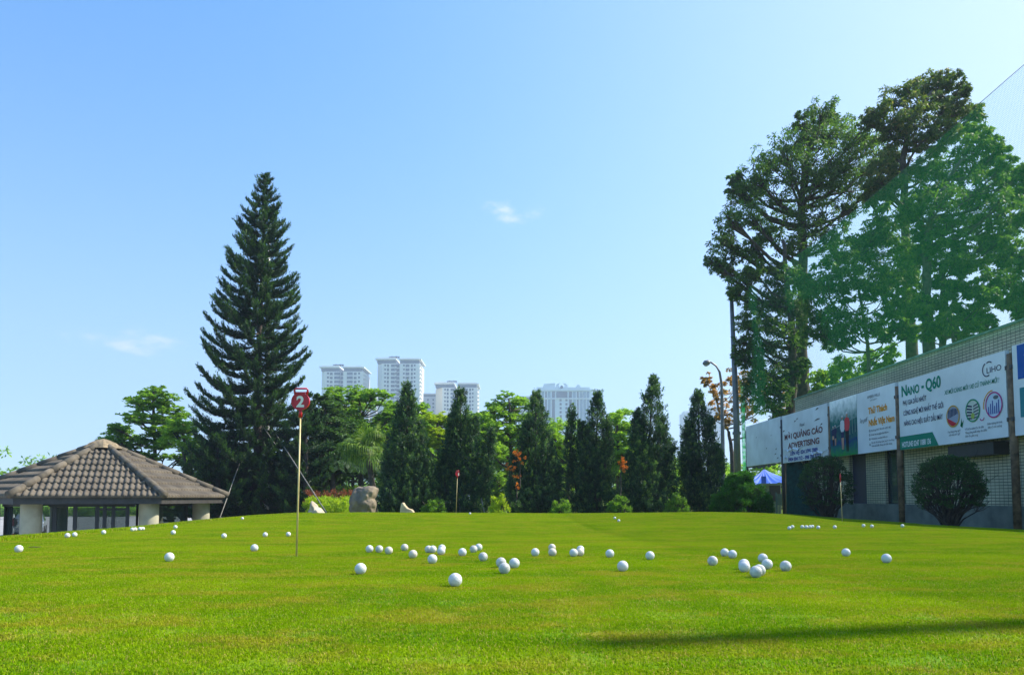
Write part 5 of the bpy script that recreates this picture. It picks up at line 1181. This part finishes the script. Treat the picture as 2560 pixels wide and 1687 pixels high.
n.links.new(mr.outputs[0], m2.inputs[0]); n.links.new(tp.outputs[0], m2.inputs[1]); n.links.new(m1.outputs[0], m2.inputs[2]); n.links.new(m2.outputs[0], n.nodes['Material Output'].inputs[0])
M_netd = mat('net_dark', (.006, .05, .04), .9, noise=.3, scale=9, spec=.1)
def drape(label, quad, Zs, amp, nm='hanging_net', n1=16, n2=26, fold=5, m=None):
    P = [at(*q, z) for q, z in zip(quad, Zs)]; V, Fc = [], []
    for i in range(n1 + 1):
        for j in range(n2 + 1):
            u, v = i / n1, j / n2; a = P[0].lerp(P[1], u); b = P[3].lerp(P[2], u); q = a.lerp(b, v); V.append(tuple(q + Vector((.3, -1, 0)) * amp * math.sin(u * fold * 2 + v * 2)))
    for i in range(n1):
        for j in range(n2): k_ = i * (n2 + 1) + j; Fc.append((k_, k_ + 1, k_ + n2 + 2, k_ + n2 + 1))
    return tag(np_mesh(nm, np.array(V), Fc, m or M_netb, None, smooth=True), label, 'net', 'loose ends of the green net')
drape('bright green bunched net hanging beside the tall grey pole', [(1850, 960), (1862, 962), (1869, 1195), (1856, 1195)], (28.1, 28.1, 27.6, 27.6), .03)
drape('dark green net end draped from the building corner to the ground', [(1966, 1150), (2003, 1150), (2088, 1305), (1962, 1305)], (23.3, 22.8, 20.4, 23.3), .06, m=M_netd)
# street lamp
ZL = 32; gl = at(1808, 1230, ZL); g = tz(gl.x, ZL); t = thing('street_lamp', 'grey street lamp with curved arm left of the tall pole', 'street lamp', (gl.x, ZL, g))
P = [Vector((gl.x, ZL, g)), at(1808, 1200, ZL), at(1806, 1050, ZL), at(1804, 960, ZL), at(1799, 930, ZL), at(1790, 914, ZL), at(1778, 906, ZL), at(1766, 904, ZL)]
MB().tube(P, [.10, .095, .08, .06, .05, .045, .04, .035], 12).build('pole', M_grey, t, True)
a, b = at(1775, 905, ZL), at(1757, 909, ZL); m = MB(); m.tube([a, a.lerp(b, .2), a.lerp(b, .7), b], [.05, .12, .12, .04], 14); o = m.build('lamp_head', M_grey, t, True)
m = MB(); q = a.lerp(b, .55) + Vector((0, 0, -.09)); m.tube([q, q + Vector((0, 0, -.05))], [.11, .06], 14); m.build('lamp_glass', mat('lamp_cover', (.35, .35, .32), .2), o, True)
MB().tube([(gl.x, ZL, g), (gl.x, ZL, g + .5)], .14, 12).build('base', M_grey, t)

# blue canopy, booth and gate at the end of the building
M_tarp = mat('blue_tarp', (.03, .12, .62), .45, noise=.12, scale=2, bump=.3, bscale=3)
ZC = 31; t = thing('canopy_tent', 'blue tarpaulin canopy behind the end of the building', 'canopy', (at(1915, 1290, ZC).x, ZC, -.5))
pk = at(1910, 1172, ZC); ring_ = [at(1860, 1200, ZC - 1.4), at(1898, 1212, ZC - 1.8), at(1950, 1207, ZC - 1.6), at(1992, 1199, ZC - .6), at(1985, 1196, ZC + 1.5), at(1870, 1196, ZC + 1.5)]
V, Fc = [], []; NA = 48; NRd = 8
for i in range(NA):
    u = i / NA * 6; k_ = int(u); e0 = ring_[k_].lerp(ring_[(k_ + 1) % 6], u - k_)
    for j in range(NRd + 1):
        q = j / NRd; pp = pk.lerp(e0, q); V.append(tuple(pp + Vector((0, 0, -.10 * math.sin(math.pi * q) + .045 * math.sin(i * 1.7) * q))))
for i in range(NA):
    for j in range(NRd): a_ = i * (NRd + 1) + j; b_ = ((i + 1) % NA) * (NRd + 1) + j; Fc.append((a_, a_ + 1, b_ + 1, b_))
np_mesh('cover', np.array(V), Fc, M_tarp, t, smooth=True)
e_ = at(1908, 1200, ZC - 1.75); MB().box(e_.x - .09, e_.x + .09, ZC - 1.82, ZC - 1.79, at(1908, 1225, ZC - 1.8).z, at(1908, 1190, ZC - 1.8).z).build('hanging_flap', M_tarp, t)
for q in (ring_[0], ring_[2], ring_[4], ring_[5]): MB().tube([(q.x, q.y, -.7), (q.x, q.y, q.z + .02)], .03, 8).build('pole', M_metal, t)
MB().tube([Vector((pk.x, pk.y, -.7)), pk + Vector((0, 0, .55))], .035, 8).build('mast', M_postg, t)
M_booth = mat('booth_wall', (.20, .26, .17), .8, noise=.12, scale=2); c = at(1935, 1290, 29.5)
t = thing('guard_booth', 'pale green booth under the blue canopy', 'booth', (c.x, 29.5, -.5))
x0, x1 = at(1912, 1290, 29).x, at(1952, 1290, 29).x; zt_ = at(1935, 1213, 29).z
MB().box(x0, x1, 29, 30.4, -.7, zt_).build('wall', M_booth, t); MB().box(x0 - .1, x1 + .1, 28.9, 30.5, zt_ + .003, zt_ + .08).build('roof', M_booth, t); MB().box(x0 + .2, x0 + .62, 28.97, 28.995, .1, .75).build('window', M_winf, t)
M_gate = mat('gate_paint', (.03, .09, .10), .5, noise=.15); c = at(1962, 1290, 26)
t = thing('metal_gate', 'dark blue green barred gate between the booth and the building', 'gate', (c.x, 26, -.5)); x0, x1 = at(1944, 1290, 26).x, at(1982, 1290, 26).x; zt_ = at(1960, 1234, 26).z; zm = at(1960, 1262, 26).z
MB().box(x0, x1, 25.98, 26.02, zm, zt_).build('panel', M_gate, t)
m = MB()
for i in range(9): xx = x0 + (x1 - x0) * i / 8; m.tube([(xx, 26, -.6), (xx, 26, zm - .002)], .012, 6)
m.build('bars', M_gate, t); MB().tube([(x0 - .03, 26, -.7), (x0 - .03, 26, zt_ + .05)], .03, 8).build('post', M_gate, t); MB().tube([(x1 + .03, 26, -.7), (x1 + .03, 26, zt_ + .05)], .03, 8).build('post', M_gate, t)

# ------------------------------------------------------------------ round clipped shrubs
def clipped(label, px, top, bot, hw, X0, seed):
    rs = np.random.RandomState(seed); u = (px - PX0) / F; Z = X0 / u; k = Z / F; c = at(px, bot, Z); gz = tz(c.x, Z); c.z = min(c.z, gz)
    ztop = at(px, top, Z).z; rw = hw * k; H_ = ztop - gz; cz = gz + H_ * .56; rz = H_ * .44
    root = thing('clipped_shrub', label, 'shrub', (c.x, Z, gz), 'round clipped shrubs along the wall')
    mb = MB(); parts = []; tips = []
    for i in range(64):
        a = rs.uniform(0, 6.28); e = math.asin(rs.uniform(-.45, 1)); tip = Vector((c.x + rw * .9 * math.cos(a) * math.cos(e), Z + rw * .9 * math.sin(a) * math.cos(e), cz + rz * .92 * math.sin(e)))
        s0 = Vector((c.x + rs.uniform(-.09, .09), Z + rs.uniform(-.06, .06), gz)); m1_ = s0.lerp(tip, .35) + Vector((rs.uniform(-.05, .05), 0, .02)); m2_ = s0.lerp(tip, .7) + Vector((rs.uniform(-.06, .06), rs.uniform(-.06, .06), -.03))
        mb.tube([s0, m1_, m2_, tip], [.022, .014, .009, .004], 6, False)
        for q in range(4):
            v = tip + Vector(tuple(rs.normal(0, .10, 3))); mb.tube([m2_, m2_.lerp(v, .5) + Vector((0, 0, -.02)), v], [.007, .005, .003], 5, False)
    mb.build('stems', M_bark_d, root, True)
    n_c = 480
    for i in range(n_c):
        a = rs.uniform(0, 6.28); e = math.asin(rs.uniform(-.55, 1)); rad = rs.uniform(.82, 1.04); dens = .35 + .65 * max(0, math.sin(e)) ** .7
        if rs.rand() > dens: continue
        c0 = np.array([c.x + rw * rad * math.cos(a) * math.cos(e), Z + rw * rad * math.sin(a) * math.cos(e), cz + rz * rad * math.sin(e)]); n_ = 42; o_ = sphere_pts(n_, .5) * np.array([.085, .085, .05]); A = nrm(o_) + rng.normal(0, .4, (n_, 3)); A[:, 2] += .3
        parts.append((c0 + o_, A, rng.uniform(.03, .055, n_), rng.uniform(.014, .024, n_), .45))
    crown('foliage', parts, L_dark, root)
clipped('round clipped shrub with bare stems between the booth and the navy door', 2068, 1138, 1302, 60, 7.75, 3)
clipped('larger round clipped shrub with many bare stems below the green lettered board', 2376, 1140, 1318, 78, 7.7, 4)
# mound thuja
Z = 17.6; c = at(1857, 1290, Z); k = Z / F; gz = tz(c.x, Z); zt_ = at(1850, 1180, Z).z
B = [(1850,1225,45,46),(1815,1250,36,40),(1890,1250,38,42),(1862,1200,22,22),(1912,1268,24,26),(1797,1270,20,22),(1838,1205,24,22),(1850,1262,62,34)]
def mound():
    b = random.choice(B); P_ = at(b[0], b[1], Z); d = sphere_pts(1, .25)[0]; return (P_.x + d[0] * b[2] * k * .92, P_.y + d[1] * b[2] * k * .85, P_.z + d[2] * b[3] * k * .9)
leaf_mass('mound_bush', 'dense bright green mounded conifer bush below the grey net pole', 'bush', mound, 900, .075, 70, (.045, .018), L_mound, None, (c.x, Z, gz), up=.6, bv=.4, stems=simple_stems((c.x, Z, gz), 12, .5, .9))

# ------------------------------------------------------------------ towers
M_tow = mat('tower_paint', (.70, .70, .68), .8, noise=.05, scale=.05); M_tow2 = mat('tower_grey', (.50, .52, .54), .7, noise=.05, scale=.05); M_towc = mat('tower_cream', (.66, .60, .48), .8, noise=.05, scale=.05)  # M_tow2 is an even grey for low blocks and distant towers
M_tglass = mat('tower_glass', (.05, .075, .11), .35, noise=.15, scale=.08, spec=.6); M_tgl2 = mat('tower_blue_glass', (.16, .27, .36), .3, noise=.1, scale=.08, spec=.6)
def share(nm, me_cache, key, w_, h_, m, parent, loc):
    if key not in me_cache:
        o = MB().box(-w_ / 2, w_ / 2, -.25, .25, 0, h_).build(nm, m); me_cache[key] = o.data; C.objects.unlink(o); bpy.data.objects.remove(o)
    o = bpy.data.objects.new(nm, me_cache[key]); link(o, parent); o.location = Vector(loc) - world_loc(parent); return o
DT = 620.0
def tower(label, xl, xr, yt, D, side, rows, cols):
    k = D / F; L_, R_ = at(xl, yt, D), at(xr, yt, D); zt = L_.z; zb = -3.0; W_ = R_.x - L_.x; dp = W_ * .8; notch = (L_.x + R_.x) / 2 - W_ * .02
    t = thing('apartment_tower', label, 'building', ((L_.x + R_.x) / 2, D, zb), 'white apartment towers on the horizon')
    m = MB(); fs = side * k; xa = L_.x + fs
    m.box(xa, notch - 1.6, D, D + dp, zb, zt - 5.2); m.box(notch + 1.6, R_.x - 1.5, D, D + dp, zb, zt - 5.2); m.box(notch - 1.6, notch + 1.6, D + 2.2, D + dp - 1, zb, zt - 5.8)
    m.build('wall', M_tow, t)
    sm = MB(); sm.add([(xa, D + .01, zb), (L_.x, D + fs * 1.6, zb), (L_.x, D + fs * 1.6, zt - 5.2), (xa, D + .01, zt - 5.2), (xa, D + dp, zb), (L_.x, D + dp, zb), (L_.x, D + dp, zt - 5.2), (xa, D + dp, zt - 5.2)],
           [(0, 1, 2, 3), (1, 5, 6, 2), (3, 2, 6, 7), (4, 5, 1, 0)]); sm.build('side_wall', M_towc if xl > 1060 and xl < 1200 else M_tow, t)
    tm = MB(); tm.box(L_.x + 1, notch - 1.8, D + .8, D + dp - .8, zt - 5.19, zt - 2.3); tm.box(notch + 1.8, R_.x - 2.3, D + .8, D + dp - .8, zt - 5.19, zt - 2.3); tm.build('attic', M_tglass, t)
    cn = MB(); cn.box(L_.x - .3, notch - 1.2, D - 1.2, D + dp + 1.2, zt - 2.29, zt - 1.0); cn.box(notch + 1.2, R_.x - .3, D - 1.2, D + dp + 1.2, zt - 2.29, zt - 1.4)
    cn.box(L_.x + 1.5, notch - 2.2, D, D + dp, zt - .99, zt - .3); cn.box(notch + 2.2, R_.x - 2, D, D + dp, zt - 1.39, zt - .7); cn.build('cornice', M_tow, t)
    tk = MB(); x0 = L_.x + W_ * .27
    for i in range(5): tk.box(x0 + i * 1.9, x0 + i * 1.9 + 1.2, D + 3, D + 5, zt - .29, zt + 1.0 + (i % 2) * .6)
    tk.tube([(x0, D + 4, zt + .9), (x0 + 9, D + 4, zt + 1.1)], .5, 8); tk.build('roof_tanks', M_tglass, t)
    cache = {}; fh = 3.45
    cm = [(.08, .045, 1.5), (.155, .05, 2.2), (.285, .10, 2.2), (.365, .045, 1.5), (.58, .045, 1.5), (.675, .10, 2.2), (.79, .05, 2.2), (.865, .045, 1.5)]
    if cols == 6: cm = [(.09, .05, 1.6), (.175, .07, 2.0), (.33, .15, 2.3), (.66, .15, 2.3), (.80, .07, 2.0), (.90, .05, 1.6)]
    xw = R_.x - 1.5 - xa
    for r in range(rows):
        z = zt - 5.2 - 3.1 - r * fh
        for (f_, w_, h_) in cm:
            share('window', cache, (w_, h_), w_ * xw, h_, M_tglass, t, (xa + f_ * xw, D, z + (.6 if h_ < 2 else 0)))
        share('stair_window', cache, ('n', 0), 2.2, 2.4, M_tglass, t, (notch, D + 2.1, z))
    bm2 = MB()
    for r in range(rows + 8): z = zt - 5.9 - r * fh; bm2.box(xa - .1, notch - 1.65, D - .3, D - .02, z, z + .35); bm2.box(notch + 1.65, R_.x - 1.4, D - .3, D - .02, z, z + .35)
    for r in range(rows + 3): z = zt - 6.4 - r * fh; bm2.box(R_.x - 1.49, R_.x, D + .5, D + 4, z - 1.0, z); bm2.box(R_.x - 1.49, R_.x - .3, D + 8, D + 11, z - 1.0, z)
    bm2.build('floor_bands', M_tow, t)
tower('left white apartment tower behind the feathery trees', 800, 912, 913, DT, 12, 8, 6)
tower('tallest white apartment tower, in the middle of three', 940, 1054, 893, DT, 16, 10, 8)
tower('lowest white apartment tower with a cream side wall', 1086, 1198, 954, DT + 30, 20, 6, 8)
def block(label, xl, xr, yt, D, group=None):
    L_, R_ = at(xl, yt, D), at(xr, yt, D); t = thing('low_block', label, 'building', ((L_.x + R_.x) / 2, D, -3), group)
    MB().box(L_.x, R_.x, D, D + 20, -3, L_.z - 3).build('wall', M_tow2, t); MB().box(L_.x, R_.x, D + .5, D + 19, L_.z - 2.99, L_.z - 1.2).build('attic', M_tglass, t); MB().box(L_.x - .5, R_.x + .5, D - .5, D + 20, L_.z - 1.19, L_.z).build('roof', M_tow, t)
    cache = {}; nx_ = max(2, int((R_.x - L_.x) / 4))
    for r in range(4):
        for i in range(nx_): share('window', cache, 1, 1.6, 1.8, M_tglass, t, (L_.x + (i + .5) * (R_.x - L_.x) / nx_, D, L_.z - 7 - 3.4 * r))
block('low white link block between the tallest and the lowest tower', 1050, 1090, 983, DT + 60)
block('low pale block left of the building with the crest', 1296, 1330, 990, 640)
block('faint pale block just left of the tallest tower behind the treetops', 912, 942, 975, DT + 70)
def hazy_tower(label, xl, xr, yt, D):
    L_, R_ = at(xl, yt, D), at(xr, yt, D); t = thing('distant_tower', label, 'building', ((L_.x + R_.x) / 2, D, -3), 'hazy towers behind the right junipers')
    MB().box(L_.x, R_.x, D, D + 25, -3, L_.z).build('wall', M_tow2, t); MB().box(L_.x + 2, R_.x - 2, D + 3, D + 20, L_.z + .01, L_.z + 3).build('roof', M_tow, t); cache = {}
    n_ = max(2, int((R_.x - L_.x) / 7))
    for i in range(n_):
        for r in range(8): share('window', cache, 0, 3.4, 2.2, M_tgl2, t, (L_.x + (i + .5) * (R_.x - L_.x) / n_, D, L_.z - 6 - r * 5))
hazy_tower('hazy distant tower showing left of the sixth juniper', 1709, 1740, 1032, 1000); hazy_tower('hazy distant tower showing right of the sixth juniper tip', 1765, 1806, 1016, 1050)
# building with crest
D = 640.0; L_, R_ = at(1328, 985, D), at(1482, 985, D); zt = at(1400, 968, D).z; zc = at(1400, 977, D).z; t = thing('office_building', 'pale blue building with vertical fins and horned crest on the roof', 'building', ((L_.x + R_.x) / 2, D, -3))
M_off = mat('office_paint', (.56, .66, .72), .75, noise=.04, scale=.05); M_fin = mat('office_fin', (.72, .78, .82), .7)
MB().box(L_.x + 2, R_.x - 1, D, D + 28, -3, zc).build('wall', M_off, t)
MB().box(L_.x + 1.2, R_.x - .2, D - 1.2, D + 29, zc + .01, zc + 1.3).build('cornice', M_off, t); MB().box(L_.x + 5, R_.x - 2.5, D - .3, D + 27, zc + 1.31, zt).build('parapet', M_off, t)
def px2(x_, y_): q = at(x_, y_, D); return q.x, q.z
MB().prism([px2(*q) for q in [(1357, 968), (1360, 959), (1388, 957), (1388, 968)]], lambda a, b, q: Vector((a, D + q, b)), 1, 6).build('roof_pediment', M_off, t)
MB().prism([px2(*q) for q in [(1389, 968), (1390, 962), (1394, 958), (1400, 956.5), (1397, 961), (1399, 968)]], lambda a, b, q: Vector((a, D + q, b)), 1, 4).build('crest_horn', M_off, t)
MB().prism([px2(*q) for q in [(1411, 968), (1412, 961), (1407, 956.5), (1414, 958), (1419, 962), (1420, 968)]], lambda a, b, q: Vector((a, D + q, b)), 1, 4).build('crest_horn', M_off, t)
x_, z_ = px2(1404, 967.5); MB().prism([(x_ + 1.3 * math.cos(a), z_ + 1.3 * math.sin(a)) for a in np.linspace(0, 6.1, 16)], lambda a, b, q: Vector((a, D + q, b)), -1.4, -.4).build('emblem', M_tglass, t)
x_, z_ = px2(1446, 968); MB().prism([(x_ + 2.0 * math.cos(a), z_ + 2.4 * math.sin(a)) for a in np.linspace(0, math.pi, 14)], lambda a, b, q: Vector((a, D + q, b)), 1, 4).build('roof_dome', M_off, t)
zb_ = px2(1400, 996)[1]; cache = {}
for (xc, wpx, mm_) in [(1348, 5, M_tgl2), (1357, 6, M_tgl2), (1365, 3.5, M_tglass), (1373, 6, M_tgl2), (1383.5, 7, M_tglass), (1426, 7, M_tglass), (1436, 6, M_tgl2), (1444.5, 3.5, M_tglass), (1453, 6, M_tgl2), (1461.5, 6, M_tgl2), (1470, 5.5, M_tgl2)]:
    xq = px2(xc, 990)[0]; ww = wpx * D / F
    MB().box(xq - ww / 2, xq + ww / 2, D - .4, D + .2, zb_ + .6, px2(0, 978.5)[1]).build('window', mm_, t); MB().box(xq - ww / 2, xq + ww / 2, D - .4, D + .2, px2(0, 1060)[1], zb_ - .8).build('window', mm_, t)
xq = px2(1404.5, 990)[0]; MB().box(xq - 4.8, xq + 4.8, D - .4, D + .2, zb_ + .6, px2(0, 978.5)[1]).build('window', M_tglass, t)
for r in range(5):
    for xc in (1397.5, 1411.5): share('window', cache, 5, 1.8, 2.0, M_tglass, t, (px2(xc, 0)[0], D - .1, px2(0, 1003 + r * 10)[1]))
bnd = MB(); bnd.box(L_.x + 1.5, R_.x - .5, D - .8, D - .41, zb_ - .5, zb_ + .3); bnd.build('band', M_fin, t)

# far wood behind everything
P_, n_ = [], 1500
parts = []
for i in range(1700):
    x = random.uniform(-170, 190); y = random.uniform(140, 175); h = 5.5 + 2.5 * math.sin(x * .11) + 1.5 * math.sin(x * .37 + 1)
    c0 = np.array([x, y, random.uniform(-2.5, h)]); nn_ = 30; o_ = sphere_pts(nn_, .5) * 1.7; A = nrm(o_) + rng.normal(0, .4, (nn_, 3))
    parts.append((c0 + o_, A, rng.uniform(.6, 1.1, nn_), rng.uniform(.3, .5, nn_), .45 + random.gauss(0, .15)))
Vs, Fs, va, off = [], [], [], 0
for (Cn, A, L2, W2, base) in parts:
    V, Fc, n = leaf_cards(Cn, A, L2, W2); Vs.append(V); Fs.append(Fc + off); off += len(V); v = np.clip(base + rng.normal(0, .16, n), 0, 1); va.append(np.concatenate([v, v]))
o = np_mesh('distant_wood', np.concatenate(Vs), np.concatenate(Fs), L_mid, None, np.concatenate(va)); o['kind'] = 'stuff'

# ------------------------------------------------------------------ haze
HZ = True
if HZ:
    m = bpy.data.materials.new('haze'); m.use_nodes = True; n = m.node_tree; n.nodes.remove(n.nodes['Principled BSDF'])
    v = n.nodes.new('ShaderNodeVolumePrincipled'); v.inputs['Color'].default_value = (.62, .80, 1, 1); v.inputs['Density'].default_value = .5 / 760; v.inputs['Anisotropy'].default_value = .2
    n.links.new(v.outputs[0], n.nodes['Material Output'].inputs['Volume'])
    o = MB().box(-420, 460, -40, 1100, -8, 150).build('haze', m); o['kind'] = 'stuff'
    sc.cycles.volume_step_rate = 10
